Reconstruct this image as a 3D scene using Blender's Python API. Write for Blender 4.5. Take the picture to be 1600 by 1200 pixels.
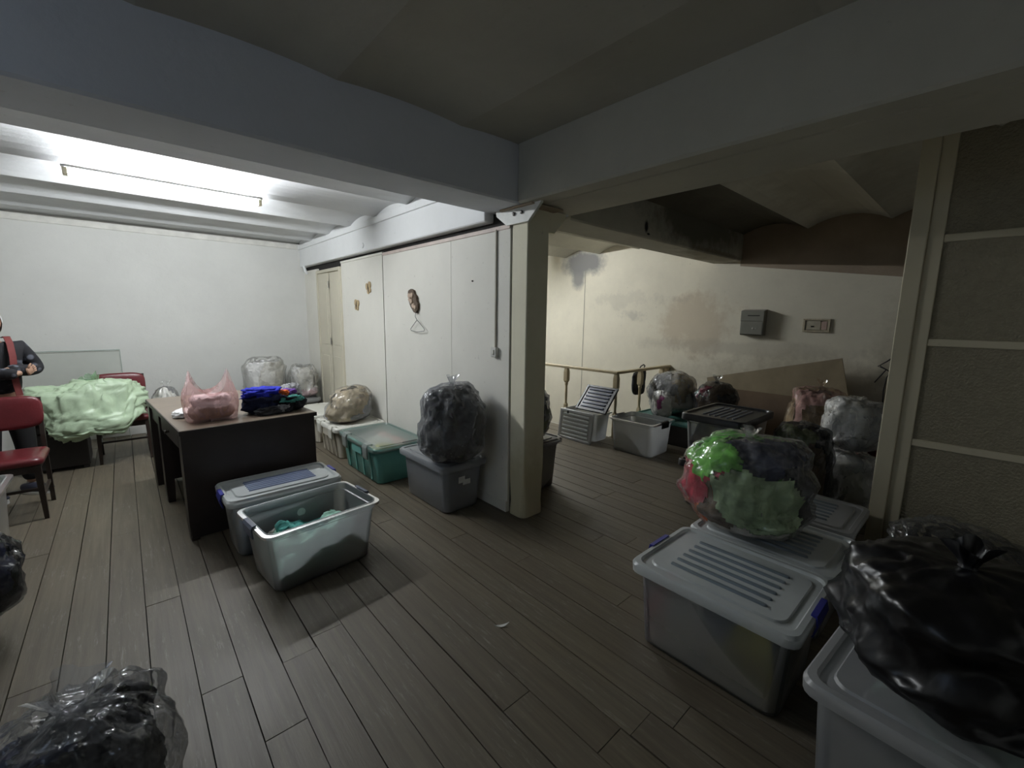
import bpy, math, random
from mathutils import Vector, noise, Matrix
random.seed(7)
for o in list(bpy.data.objects): bpy.data.objects.remove(o)
SC = bpy.context.scene
COL = SC.collection
R = math.radians
PI = math.pi
# ------------------------------------------------------------------ camera
cam_d = bpy.data.cameras.new('camera'); cam = bpy.data.objects.new('camera', cam_d); COL.objects.link(cam)
cam_d.sensor_fit = 'HORIZONTAL'; cam_d.sensor_width = 36.0; cam_d.lens = 672.96 / 1600 * 36; cam_d.clip_start = 0.02
pit, rol, yaw = R(8.7947), R(-0.772), R(41.976)
fwd = Vector((math.sin(yaw) * math.cos(pit), math.cos(yaw) * math.cos(pit), -math.sin(pit)))
rgt = Vector((math.cos(yaw), -math.sin(yaw), 0)); dwn = fwd.cross(rgt)
r2 = math.cos(rol) * rgt + math.sin(rol) * dwn; d2 = -math.sin(rol) * rgt + math.cos(rol) * dwn
cam.matrix_world = Matrix(((r2.x, -d2.x, -fwd.x, 0), (r2.y, -d2.y, -fwd.y, 0), (r2.z, -d2.z, -fwd.z, 1.5), (0, 0, 0, 1)))
SC.camera = cam
# ------------------------------------------------------------------ world, exposure
W = bpy.data.worlds.new('world'); SC.world = W; W.use_nodes = True
W.node_tree.nodes['Background'].inputs[0].default_value = (0.5, 0.55, 0.65, 1)
W.node_tree.nodes['Background'].inputs[1].default_value = 0.03
SC.view_settings.view_transform = 'Standard'; SC.view_settings.look = 'None'
SC.view_settings.exposure = 0.0; SC.view_settings.gamma = 1.0; SC.view_settings.use_curve_mapping = False
SC.cycles.use_denoising = True
SC.cycles.max_bounces = 6; SC.cycles.diffuse_bounces = 4; SC.cycles.glossy_bounces = 2
SC.cycles.transmission_bounces = 4; SC.cycles.use_adaptive_sampling = True; SC.cycles.adaptive_threshold = 0.05; SC.cycles.transparent_max_bounces = 24
SC.cycles.caustics_reflective = False; SC.cycles.caustics_refractive = False
SC.cycles.sample_clamp_indirect = 4.0
TUBE_POWER = 325.0      # fluorescent tube in the left room
TUBE_POWER_2 = 450.0     # fluorescent tube in the stair room, behind the panelled wall

COOL_FILL = 3.0              # cool fill from the added window in the left wall

# ------------------------------------------------------------------ node helpers
def newmat(name):
    m = bpy.data.materials.new(name); m.use_nodes = True
    nt = m.node_tree; nt.nodes.clear()
    out = nt.nodes.new('ShaderNodeOutputMaterial')
    return m, nt, out
def N(nt, t, ins=None, **pr):
    n = nt.nodes.new('ShaderNode' + t)
    for k, v in pr.items(): setattr(n, k, v)
    for k, v in (ins or {}).items():
        s = n.inputs[k]
        if hasattr(v, 'is_output') or isinstance(v, bpy.types.NodeSocket): nt.links.new(v, s)
        else:
            if isinstance(v, tuple) and len(v) == 3 and s.type == 'RGBA': v = v + (1,)
            s.default_value = v
    return n
def mixc(nt, fac, a, b):
    n = nt.nodes.new('ShaderNodeMix'); n.data_type = 'RGBA'
    for idx, v in ((0, fac), (6, a), (7, b)):
        s = n.inputs[idx]
        if isinstance(v, bpy.types.NodeSocket): nt.links.new(v, s)
        else: s.default_value = v + (1,) if isinstance(v, tuple) and len(v) == 3 else v
    return n.outputs[2]
def math_(nt, op, a, b=0.0, c=0.0, clamp=False):
    n = nt.nodes.new('ShaderNodeMath'); n.operation = op; n.use_clamp = clamp
    for i, v in enumerate((a, b, c)):
        if isinstance(v, bpy.types.NodeSocket): nt.links.new(v, n.inputs[i])
        else: n.inputs[i].default_value = v
    return n.outputs[0]
def scaled(nt, src, s):
    return N(nt, 'Mapping', {'Vector': src, 'Scale': s}).outputs[0]
def ramp(nt, fac, lo, hi):
    return N(nt, 'MapRange', {'Value': fac, 'From Min': lo, 'From Max': hi, 'To Min': 0.0, 'To Max': 1.0}).outputs[0]

MATS = {}
def mat(name, col, rough=0.6, var=0.12, scale=8.0, bump=0.0, bscale=40.0, metal=0.0, spec=0.5, second=None, sheen=0.0, coord='Object'):
    """plain surface: two-tone noise colour and fine relief"""
    if name in MATS: return MATS[name]
    m, nt, out = newmat(name)
    tc = N(nt, 'TexCoord').outputs['Object'] if coord == 'Object' else N(nt, 'NewGeometry').outputs['Position']
    nz = N(nt, 'TexNoise', {'Vector': tc, 'Scale': scale, 'Detail': 4.0, 'Roughness': 0.6}).outputs[0]
    a = tuple(c * (1 - var) for c in col); b = tuple(min(1, c * (1 + var)) for c in (second or col))
    c = mixc(nt, ramp(nt, nz, 0.3, 0.7), a, b)
    p = N(nt, 'BsdfPrincipled', {'Base Color': c, 'Roughness': rough, 'Metallic': metal, 'Specular IOR Level': spec})
    if bump:
        bz = N(nt, 'TexNoise', {'Vector': tc, 'Scale': bscale, 'Detail': 5.0}).outputs[0]
        nt.links.new(N(nt, 'Bump', {'Height': bz, 'Strength': bump, 'Distance': 0.01}).outputs[0], p.inputs['Normal'])
    nt.links.new(p.outputs[0], out.inputs[0]); MATS[name] = m
    return m
def cloth(name, col, second=None, var=0.2, scale=9.0):
    if name in MATS: return MATS[name]
    m, nt, out = newmat(name)
    tc = N(nt, 'TexCoord').outputs['Object']
    nz = N(nt, 'TexNoise', {'Vector': tc, 'Scale': scale, 'Detail': 3.0, 'Distortion': 0.6}).outputs[0]
    c = mixc(nt, ramp(nt, nz, 0.42, 0.58), tuple(x * (1 - var) for x in col), tuple(min(1, x * (1 + var)) for x in (second or col)))
    rz = N(nt, 'TexNoise', {'Vector': tc, 'Scale': 14.0, 'Detail': 3.0, 'Distortion': 1.2}).outputs[0]
    p = N(nt, 'BsdfPrincipled', {'Base Color': c, 'Roughness': 0.85, 'Specular IOR Level': 0.2,
          'Normal': N(nt, 'Bump', {'Height': rz, 'Strength': 0.55, 'Distance': 0.03}).outputs[0]})
    nt.links.new(p.outputs[0], out.inputs[0]); MATS[name] = m
    return m
def film(name, tint=(0.9, 0.9, 0.9), haze=0.06, body=(0.75, 0.75, 0.75), rough=0.16, wr=0.35, wscale=11.0, stretch=(1, 1, 0.5)):
    """thin plastic film: see-through, a little hazy, with folds that catch the light"""
    if name in MATS: return MATS[name]
    m, nt, out = newmat(name)
    tc = scaled(nt, N(nt, 'TexCoord').outputs['Object'], stretch)
    w1 = N(nt, 'TexNoise', {'Vector': tc, 'Scale': wscale, 'Detail': 2.0, 'Distortion': 1.2}).outputs[0]
    bmp = N(nt, 'Bump', {'Height': w1, 'Strength': wr, 'Distance': 0.05}).outputs[0]
    tr = N(nt, 'BsdfTransparent', {'Color': tint})
    df = N(nt, 'BsdfDiffuse', {'Color': body, 'Normal': bmp}); tl = N(nt, 'BsdfTranslucent', {'Color': body})
    dd = N(nt, 'MixShader', {0: 0.5, 1: df.outputs[0], 2: tl.outputs[0]})
    hz = math_(nt, 'MULTIPLY_ADD', ramp(nt, w1, 0.52, 0.75), haze * 1.2, haze, clamp=True)
    b1 = N(nt, 'MixShader', {0: hz, 1: tr.outputs[0], 2: dd.outputs[0]})
    gl = N(nt, 'BsdfGlossy', {'Color': (1, 1, 1), 'Roughness': rough, 'Normal': bmp})
    fr = N(nt, 'Fresnel', {'IOR': 1.42}).outputs[0]
    b2 = N(nt, 'MixShader', {0: math_(nt, 'MULTIPLY_ADD', fr, 0.6, 0.02, clamp=True), 1: b1.outputs[0], 2: gl.outputs[0]})
    nt.links.new(b2.outputs[0], out.inputs[0]); MATS[name] = m
    return m
def plastic(name, col, see=0.35, rough=0.32, tint=(0.9, 0.92, 0.92), thru=0.62):
    """frosted bin plastic: part see-through, part milky"""
    if name in MATS: return MATS[name]
    m, nt, out = newmat(name)
    tc = N(nt, 'TexCoord').outputs['Object']
    sc = N(nt, 'TexNoise', {'Vector': tc, 'Scale': 14.0, 'Detail': 6.0, 'Roughness': 0.7}).outputs[0]
    tr = N(nt, 'BsdfTransparent', {'Color': tint})
    df = N(nt, 'BsdfDiffuse', {'Color': mixc(nt, ramp(nt, sc, 0.3, 0.75), tuple(c * 0.88 for c in col), col)})
    tl = N(nt, 'BsdfTranslucent', {'Color': col})
    dd = N(nt, 'MixShader', {0: thru, 1: df.outputs[0], 2: tl.outputs[0]})
    b1 = N(nt, 'MixShader', {0: see, 1: dd.outputs[0], 2: tr.outputs[0]})
    gl = N(nt, 'BsdfGlossy', {'Color': (1, 1, 1), 'Roughness': rough})
    fr = N(nt, 'Fresnel', {'IOR': 1.45}).outputs[0]
    b2 = N(nt, 'MixShader', {0: fr, 1: b1.outputs[0], 2: gl.outputs[0]})
    nt.links.new(b2.outputs[0], out.inputs[0]); MATS[name] = m
    return m
def wallmat(name, col, stains=(), var=0.05, bump=0.12, rough=0.75):
    """painted plaster; stains = (centre, radii, colour, strength, raggedness)"""
    m, nt, out = newmat(name)
    pos = N(nt, 'NewGeometry').outputs['Position']
    n1 = N(nt, 'TexNoise', {'Vector': pos, 'Scale': 1.3, 'Detail': 6.0, 'Roughness': 0.65}).outputs[0]
    c = mixc(nt, ramp(nt, n1, 0.3, 0.7), tuple(x * (1 - var) for x in col), tuple(min(1, x * (1 + var)) for x in col))
    sp = N(nt, 'TexNoise', {'Vector': pos, 'Scale': 26.0, 'Detail': 2.0}).outputs[0]
    c = mixc(nt, math_(nt, 'MULTIPLY', ramp(nt, sp, 0.70, 0.78), 0.25), c, (0.32, 0.29, 0.24))
    for (ce, ra, sc, st, rag) in stains:
        d = N(nt, 'VectorMath', {0: pos, 1: ce}, operation='SUBTRACT').outputs[0]
        d = N(nt, 'VectorMath', {0: d, 1: ra}, operation='DIVIDE').outputs[0]
        ln = N(nt, 'VectorMath', {0: d}, operation='LENGTH').outputs['Value']
        wz = N(nt, 'TexNoise', {'Vector': pos, 'Scale': 3.5, 'Detail': 6.0, 'Roughness': 0.7}).outputs[0]
        dd = math_(nt, 'MULTIPLY_ADD', math_(nt, 'SUBTRACT', wz, 0.5), rag, ln)
        c = mixc(nt, math_(nt, 'MULTIPLY', N(nt, 'MapRange', {'Value': dd, 'From Min': 1.1, 'From Max': 0.55, 'To Min': 0.0, 'To Max': 1.0}).outputs[0], st), c, sc)
    bz = N(nt, 'TexNoise', {'Vector': pos, 'Scale': 9.0, 'Detail': 6.0, 'Roughness': 0.6}).outputs[0]
    p = N(nt, 'BsdfPrincipled', {'Base Color': c, 'Roughness': rough, 'Specular IOR Level': 0.25,
          'Normal': N(nt, 'Bump', {'Height': bz, 'Strength': bump, 'Distance': 0.03}).outputs[0]})
    nt.links.new(p.outputs[0], out.inputs[0])
    return m
def emis(name, col, s):
    m, nt, out = newmat(name)
    nt.links.new(N(nt, 'Emission', {'Color': col, 'Strength': s}).outputs[0], out.inputs[0])
    return m

# ------------------------------------------------------------------ mesh helpers
class MB:
    def __init__(s): s.v = []; s.f = []
    def add(s, vs, fs):
        o = len(s.v); s.v += [tuple(p) for p in vs]; s.f += [tuple(i + o for i in f) for f in fs]; return s
    def box(s, x0, x1, y0, y1, z0, z1):
        return s.add([(x0, y0, z0), (x1, y0, z0), (x1, y1, z0), (x0, y1, z0), (x0, y0, z1), (x1, y0, z1), (x1, y1, z1), (x0, y1, z1)],
                     [(3, 2, 1, 0), (4, 5, 6, 7), (0, 1, 5, 4), (1, 2, 6, 5), (2, 3, 7, 6), (3, 0, 4, 7)])
    def loft(s, rings, cap0=True, cap1=True, closed=True):
        n = len(rings[0]); vs = [p for r in rings for p in r]; fs = []
        for k in range(len(rings) - 1):
            for i in range(n if closed else n - 1):
                j = (i + 1) % n
                fs.append((k * n + i, k * n + j, (k + 1) * n + j, (k + 1) * n + i))
        if cap0: fs.append(tuple(reversed(range(n))))
        if cap1: fs.append(tuple((len(rings) - 1) * n + i for i in range(n)))
        return s.add(vs, fs)
    def rbox(s, x0, x1, y0, y1, z0, z1, e=0.004, r=0.01, n=3):
        cx, cy = (x0 + x1) / 2, (y0 + y1) / 2; w, d = x1 - x0, y1 - y0
        rr = lambda i, z: [(cx + px, cy + py, z) for px, py in rrect(w - 2 * i, d - 2 * i, max(r - i, 0.0005), n)]
        return s.loft([rr(e, z0), rr(0, z0 + e), rr(0, z1 - e), rr(e, z1)])
    def tube(s, path, rad, n=8, cap=True):
        path = [Vector(p) for p in path]; rings = []
        if not hasattr(rad, '__len__'): rad = [rad] * len(path)
        up = None
        for i, p in enumerate(path):
            t = (path[min(i + 1, len(path) - 1)] - path[max(i - 1, 0)]).normalized()
            if up is None: up = Vector((0, 0, 1)) if abs(t.z) < 0.9 else Vector((1, 0, 0))
            a = t.cross(up).normalized(); b = a.cross(t).normalized(); up = b
            rings.append([p + rad[i] * (math.cos(2 * PI * k / n) * a + math.sin(2 * PI * k / n) * b) for k in range(n)])
        return s.loft(rings, cap, cap)
    def prism(s, poly, axis, a0, a1):
        put = {'x': lambda p, a: (a, p[0], p[1]), 'y': lambda p, a: (p[0], a, p[1]), 'z': lambda p, a: (p[0], p[1], a)}[axis]
        return s.loft([[put(p, a0) for p in poly], [put(p, a1) for p in poly]])
    def lathe(s, prof, cx=0, cy=0, n=16):
        return s.loft([[(cx + r * math.cos(2 * PI * k / n), cy + r * math.sin(2 * PI * k / n), z) for k in range(n)] for r, z in prof])
    def grid(s, fn, nu, nv, wrap=False):
        vs = [fn(i / (nu if wrap else nu - 1), j / (nv - 1)) for j in range(nv) for i in range(nu)]
        fs = []
        for j in range(nv - 1):
            for i in range(nu if wrap else nu - 1):
                k = (i + 1) % nu
                fs.append((j * nu + i, j * nu + k, (j + 1) * nu + k, (j + 1) * nu + i))
        return s.add(vs, fs)
    def xform(s, M): s.v = [tuple(M @ Vector(p)) for p in s.v]; return s
    def mesh(s, name, smooth=False):
        me = bpy.data.meshes.new(name); me.from_pydata(s.v, [], s.f); me.validate()
        if smooth: me.polygons.foreach_set('use_smooth', [True] * len(me.polygons))
        me.update(); return me
def rrect(w, d, r, n=4):
    pts = []
    for cx, cy, a in ((w / 2 - r, d / 2 - r, 0), (-w / 2 + r, d / 2 - r, 90), (-w / 2 + r, -d / 2 + r, 180), (w / 2 - r, -d / 2 + r, 270)):
        for k in range(n + 1):
            t = R(a + 90 * k / n); pts.append((cx + r * math.cos(t), cy + r * math.sin(t)))
    return pts
def build(name, mb, m, parent=None, loc=(0, 0, 0), rz=0.0, smooth=False, auto=None):
    o = bpy.data.objects.new(name, mb.mesh(name, smooth) if isinstance(mb, MB) else mb); COL.objects.link(o)
    if m: o.data.materials.append(m)
    o.parent = parent; o.location = loc; o.rotation_euler = (0, 0, rz)
    if auto is not None:
        o.data.polygons.foreach_set('use_smooth', [True] * len(o.data.polygons))
        try: o.data.set_sharp_from_angle(angle=R(auto))
        except Exception: pass
    return o
def tag(o, label=None, cat=None, group=None, kind=None):
    for k, v in (('label', label), ('category', cat), ('group', group), ('kind', kind)):
        if v: o[k] = v
    return o
def thing(name, label, cat, loc=(0, 0, 0), rz=0.0, group=None):
    o = bpy.data.objects.new(name, None); COL.objects.link(o); o.empty_display_size = 0.1
    o.location = loc; o.rotation_euler = (0, 0, rz)
    return tag(o, label, cat, group)
def struct(name, mb, m, label, cat='wall', **k):
    return tag(build(name, mb, m, **k), label, cat, kind='structure')
def fbm(p, oct=4): return noise.fractal(p, 0.8, 2.1, oct)
def nvec(p): return Vector((noise.noise(p), noise.noise(p + Vector((17.3, 4.1, 9.7))), noise.noise(p + Vector((-8.9, 23.5, 3.3)))))
def ss(a, b, x):
    t = min(1, max(0, (x - a) / (b - a))); return t * t * (3 - 2 * t)

# ================================================================== STRUCTURE
X0, X1, Y0, Y1, TOP = -1.7, 5.85, -1.5, 7.0, 2.9
CREAM = (0.74, 0.73, 0.68)
m_wallw = wallmat('painted_wall_white', (0.71, 0.71, 0.68))
m_wallr = wallmat('painted_wall_damp', (0.75, 0.70, 0.57), [
    ((5.85, 4.75, 2.42), (0.4, 0.50, 0.24), (0.24, 0.235, 0.23), 0.95, 1.3),
    ((5.85, 4.85, 2.20), (0.4, 0.16, 0.24), (0.26, 0.255, 0.25), 0.9, 1.0),
    ((5.85, 2.75, 1.45), (0.5, 0.55, 0.42), (0.56, 0.46, 0.33), 0.55, 2.6),
    ((5.85, 2.2, 1.15), (0.5, 1.6, 0.10), (0.46, 0.42, 0.34), 0.35, 2.2),
    ((5.85, 3.75, 1.55), (0.5, 0.20, 0.10), (0.34, 0.33, 0.30), 0.35, 3.5),
    ((5.85, 3.95, 1.80), (0.5, 0.7, 0.12), (0.40, 0.38, 0.33), 0.22, 4.5),
    ((5.85, 1.3, 0.6), (0.5, 1.6, 0.5), (0.36, 0.31, 0.21), 0.55, 1.5),
    ((5.85, 0.4, 1.2), (0.5, 0.5, 0.7), (0.36, 0.31, 0.21), 0.4, 1.5)], var=0.08)
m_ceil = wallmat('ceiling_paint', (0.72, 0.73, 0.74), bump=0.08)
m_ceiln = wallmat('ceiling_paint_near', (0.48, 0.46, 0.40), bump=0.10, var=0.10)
m_ceilr = wallmat('ceiling_paint_damp', (0.60, 0.58, 0.50), [((4.6, 1.0, 2.6), (1.2, 0.5, 0.5), (0.40, 0.37, 0.29), 0.5, 2.0)], var=0.12)
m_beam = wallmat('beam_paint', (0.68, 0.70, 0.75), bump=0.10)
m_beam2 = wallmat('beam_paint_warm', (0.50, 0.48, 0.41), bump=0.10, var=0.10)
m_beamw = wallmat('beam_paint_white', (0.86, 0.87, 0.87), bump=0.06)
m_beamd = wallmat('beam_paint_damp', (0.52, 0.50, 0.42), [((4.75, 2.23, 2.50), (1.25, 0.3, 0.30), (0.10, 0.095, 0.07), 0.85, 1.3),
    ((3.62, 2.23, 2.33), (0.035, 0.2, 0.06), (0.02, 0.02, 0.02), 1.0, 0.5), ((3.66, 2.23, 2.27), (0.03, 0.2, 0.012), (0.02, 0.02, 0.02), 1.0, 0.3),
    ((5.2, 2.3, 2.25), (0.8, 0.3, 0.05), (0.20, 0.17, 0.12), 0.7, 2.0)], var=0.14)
m_brown = wallmat('bare_brown_plaster', (0.36, 0.285, 0.21), var=0.18, bump=0.2)
m_trim = mat('trim_paint', (0.70, 0.69, 0.64), 0.55)
m_gap = mat('dark_gap', (0.02, 0.018, 0.016), 0.9)

struct('wall_back', MB().box(X0 - .1, X1 + .1, Y1, Y1 + .1, -1.4, TOP), m_wallw, 'white painted back wall of the lit left room')
struct('wall_left', MB().box(X0 - .1, X0, Y0 - .1, .9, -.1, TOP).box(X0 - .1, X0, 2.2, Y1, -.1, TOP).box(X0 - .1, X0, .9, 2.2, -.1, 2.05).box(X0 - .1, X0, .9, 2.2, 2.52, TOP), m_wallw, 'white painted side wall left of the camera')
struct('wall_front', MB().box(X0, X1, Y0 - .1, Y0, -.1, TOP), m_wallw, 'painted wall behind the camera')
wr = struct('wall_right', MB().box(X1, X1 + .1, Y0, Y1, -1.4, TOP), m_wallr, 'damp stained cream wall with mailbox behind the railing')
bz = lambda y: 1.96 + (y - .74) * .142
build('bare_plaster', MB().prism([(Y0, bz(Y0)), (0.0, bz(0.0)), (1.2, bz(1.2)), (2.24, bz(2.24)), (2.24, TOP), (Y0, TOP)], 'x', X1 - .012, X1 + .01), m_brown, wr)
build('panel_joint', MB().box(X1 - .004, X1 + .01, 4.695, 4.703, 0, 2.3), mat('joint_line', (0.3, 0.28, 0.24), .8), wr)

# --- ceilings: brick jack arches, plastered
def vault(axis, a0, a1, b0, b1, springs0, pitch, zs, rise, seg=9):
    """axis runs a0..a1; arches across b0..b1 with springing lines at springs0 + k*pitch"""
    bs = [b0]; k = math.floor((b0 - springs0) / pitch)
    while springs0 + k * pitch < b1:
        for i in range(seg):
            b = springs0 + (k + i / seg) * pitch
            if b0 + .002 < b < b1 - .002: bs.append(b)
        k += 1
    bs.append(b1)
    def z(b):
        u = ((b - springs0) / pitch) % 1.0
        return zs + rise * (1 - (2 * u - 1) ** 2)
    mb = MB(); n = 14
    P = (lambda a, b: (a, b, z(b))) if axis == 'x' else (lambda a, b: (b, a, z(b)))
    vs = [P(a0 + (a1 - a0) * i / n, b) for b in bs for i in range(n + 1)]
    fs = [(j * (n + 1) + i, j * (n + 1) + i + 1, (j + 1) * (n + 1) + i + 1, (j + 1) * (n + 1) + i) for j in range(len(bs) - 1) for i in range(n)]
    return mb.add(vs, fs)
ce = struct('ceiling', MB().box(X0 - .1, X1 + .1, Y0 - .1, Y1 + .1, TOP - .1, TOP), m_ceil, 'plastered arched ceiling over all three rooms', 'ceiling')
build('arched_ceiling', vault('x', X0, 2.10, 2.55, Y1, 4.40, .68, 2.50, .06), m_ceil, ce)
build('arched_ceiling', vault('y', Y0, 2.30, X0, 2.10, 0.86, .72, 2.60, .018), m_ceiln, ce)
for ya, yb, mm in ((Y0, 1.55, m_ceilr), (1.55, 2.27, wallmat('ceiling_mould_shade', (0.11, 0.10, 0.075), var=0.3, bump=0.15)), (2.27, Y1, m_ceilr)):  # bay by the damp beam: mould plus shade put into its colour
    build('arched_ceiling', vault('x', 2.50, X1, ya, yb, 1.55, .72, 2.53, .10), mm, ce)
# --- beams
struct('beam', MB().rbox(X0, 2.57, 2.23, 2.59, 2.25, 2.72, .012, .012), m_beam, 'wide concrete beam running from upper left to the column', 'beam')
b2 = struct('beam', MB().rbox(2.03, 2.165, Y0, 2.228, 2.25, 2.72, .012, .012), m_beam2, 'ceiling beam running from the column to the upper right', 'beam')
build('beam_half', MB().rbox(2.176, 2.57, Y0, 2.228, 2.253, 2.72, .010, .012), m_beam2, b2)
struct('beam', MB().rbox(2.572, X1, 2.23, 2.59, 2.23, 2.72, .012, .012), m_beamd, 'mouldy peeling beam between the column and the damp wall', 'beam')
b4 = struct('beam', MB().rbox(2.04, 2.34, 2.592, Y1, 2.19, 2.72, .008, .008), m_beamw, 'white beam over the panelled wall and door', 'beam')
build('beam_moulding', MB().rbox(2.02, 2.045, 2.592, Y1, 2.435, 2.50, .004, .006), m_beamw, b4)
build('round_cover', MB().lathe([(.028, 0), (.03, .006), (.026, .012), (.0, .013)], n=20).xform(Matrix.Translation((2.04, 4.74, 2.255)) @ Matrix.Rotation(-PI / 2, 4, 'Y')), m_beamw, b4)
struct('trim_1', MB().rbox(X0, 2.04, 6.982, 7.0, 2.44, 2.52, .004, .005), m_trim, 'thin white moulding along the top of the back wall', 'moulding')

# --- floor: single planks over a dark sub-floor
def plank_material():
    m, nt, out = newmat('old_plank')
    pos = N(nt, 'NewGeometry').outputs['Position']; rnd = N(nt, 'ObjectInfo').outputs['Random']
    off = N(nt, 'CombineXYZ', {'X': math_(nt, 'MULTIPLY', rnd, 31.0), 'Y': math_(nt, 'MULTIPLY', rnd, 17.0)}).outputs[0]
    pp = N(nt, 'VectorMath', {0: pos, 1: off}, operation='ADD').outputs[0]
    g = N(nt, 'TexNoise', {'Vector': scaled(nt, pp, (38, 1.6, 1)), 'Scale': 1.0, 'Detail': 6.0, 'Roughness': 0.65}).outputs[0]
    d = N(nt, 'TexNoise', {'Vector': pp, 'Scale': 2.3, 'Detail': 6.0, 'Roughness': 0.7}).outputs[0]
    s = N(nt, 'TexNoise', {'Vector': scaled(nt, pp, (60, 6, 1)), 'Scale': 1.0, 'Detail': 4.0, 'Roughness': 0.8}).outputs[0]
    c = mixc(nt, ramp(nt, g, 0.3, 0.7), (0.089, 0.071, 0.047), (0.174, 0.145, 0.099))
    c = mixc(nt, math_(nt, 'MULTIPLY', ramp(nt, d, 0.35, 0.7), 0.55), c, (0.132, 0.119, 0.087))
    c = mixc(nt, math_(nt, 'MULTIPLY', rnd, 0.35), c, (0.075, 0.058, 0.046))
    wear = math_(nt, 'MULTIPLY', ramp(nt, s, 0.54, 0.70), ramp(nt, d, 0.46, 0.60))
    c = mixc(nt, math_(nt, 'MULTIPLY', wear, 0.85), c, (0.26, 0.24, 0.21))
    ro = math_(nt, 'ADD', 0.40, math_(nt, 'MULTIPLY', d, 0.24))
    p = N(nt, 'BsdfPrincipled', {'Base Color': c, 'Roughness': ro, 'Specular IOR Level': 0.5,
          'Normal': N(nt, 'Bump', {'Height': math_(nt, 'ADD', g, math_(nt, 'MULTIPLY', s, 0.5)), 'Strength': 0.25, 'Distance': 0.004}).outputs[0]})
    nt.links.new(p.outputs[0], out.inputs[0]); return m
m_plank = plank_material()
fl = struct('floor', MB().box(X0, 4.60, Y0, Y1, -.12, -.024).box(4.60, X1, Y0, 3.16, -.12, -.024), m_gap, 'old dark brown plank floor with open joints', 'floor')
unit = MB().box(0, 1, 0, 1, -1, 0).mesh('plank'); unit.materials.append(m_plank)
PW = 0.1428; joints = {0: [1.93], -1: [2.75], 3: [1.97], 6: [1.087], 12: [1.16], 9: [.62], -3: [3.4], 4: [.9]}
rp = random.Random(5)
for k in range(-13, 41):
    xa = .098 + k * PW; xb = xa + PW
    xa = max(xa, X0); xb = min(xb, X1)
    if xb - xa < .01: continue
    yend = 3.16 if xb > 4.66 else Y1
    js = list(joints.get(k, []))
    base = js[0] if js else rp.uniform(.1, 2.6)
    y = base
    while y < yend - .7:
        y += rp.uniform(1.7, 2.6)
        if y < yend - .3: js.append(y)
    y = base
    if not joints.get(k): js.append(base)
    while y > Y0 + .8:
        y -= rp.uniform(1.6, 2.4)
        if y > Y0 + .3: js.append(y)
    ys = [Y0] + sorted(set(js)) + [yend]
    for a, b in zip(ys[:-1], ys[1:]):
        if b - a < .05: continue
        gx = rp.choice((.0014, .0022, .0036)); o = bpy.data.objects.new('plank', unit); COL.objects.link(o); o.parent = fl
        o.location = (xa + gx, a + .0015, rp.uniform(-.0025, .0)); o.scale = (xb - xa - 2 * gx, b - a - .003, .024)
# --- stair going down behind the railing
m_stair = mat('stair_wood', (.13, .105, .08), .6, bump=.1)
st = struct('stairwell', MB().box(4.60, X1, 3.16, 3.18, -1.4, -.02).box(4.58, 4.60, 3.16, Y1, -1.4, -.02), m_trim, 'boarded stairwell opening behind the railing', 'stairwell')
for i in range(6):
    build('stair_tread', MB().rbox(4.60, X1, 6.2 - i * .27, 6.5 - i * .27, -.20 - i * .19, -.16 - i * .19, .004, .006), m_stair, st)
    build('stair_riser', MB().box(4.60, X1, 6.2 - i * .27, 6.215 - i * .27, -.39 - i * .19, -.20 - i * .19), m_stair, st)
build('stair_landing', MB().box(4.60, X1, 6.5, Y1, -.06, -.01), m_stair, st)
build('lower_floor', MB().box(4.60, X1, 3.18, Y1, -1.42, -1.40), m_gap, st)

# --- panelled wall between the rooms, with its door
m_panel = wallmat('plywood_panel_paint', (0.80, 0.78, 0.71), bump=0.05, var=0.04)
wm = struct('wall_middle', MB().box(2.125, 2.30, 2.37, 5.56, 0, 2.26).box(2.125, 2.30, 6.44, Y1, 0, 2.26).box(2.125, 2.30, 5.56, 6.44, 2.10, 2.26), m_gap, 'cream panelled wall dividing the two rooms')
for a, b in ((4.408, 5.56), (3.122, 4.392), (2.372, 3.119)):
    build('panel', MB().rbox(2.10, 2.125, a, b, 0, 2.135, .002, .002), m_panel, wm)
build('panel', MB().rbox(2.10, 2.125, 6.44, Y1, 0, 2.135, .002, .002), m_panel, wm)
build('panel_cap', MB().rbox(2.092, 2.125, 4.392, 5.56, 2.135, 2.16, .003, .003), m_panel, wm)
build('panel_cap', MB().rbox(2.092, 2.125, 2.372, 4.385, 2.120, 2.15, .003, .003), mat('pink_cap', (.62, .52, .47), .6), wm)
build('baseboard', MB().rbox(2.085, 2.10, 2.372, 5.56, 0, .09, .004, .004), m_panel, wm)
build('nail', MB().lathe([(.006, 0), (.006, .01), (0, .011)], n=8).xform(Matrix.Translation((2.10, 2.813, 1.78)) @ Matrix.Rotation(-PI / 2, 4, 'Y')), m_gap, wm)
m_door = wallmat('door_paint', (0.66, 0.62, 0.50), bump=0.05, var=0.05)
dr = struct('door_1', MB().rbox(2.075, 2.15, 5.56, 5.60, 0, 2.10, .004, .006).rbox(2.075, 2.15, 6.40, 6.44, 0, 2.10, .004, .006).rbox(2.075, 2.15, 5.60, 6.40, 2.06, 2.10, .004, .006), m_door, 'cream double door at the end of the panelled wall', 'door')
for a, b, x in ((5.602, 5.985, 2.10), (6.01, 6.398, 2.088)):
    lf = build('door_leaf', MB().rbox(x, x + .035, a, b, .01, 2.055, .004, .006), m_door, dr)
    for z0, z1 in ((.15, .95), (1.1, 1.95)): build('door_panel', MB().rbox(x - .006, x + .01, a + .07, b - .07, z0, z1, .005, .006), m_door, lf)
build('door_gap', MB().box(2.115, 2.13, 5.98, 6.015, .01, 2.05), m_gap, dr)
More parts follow.
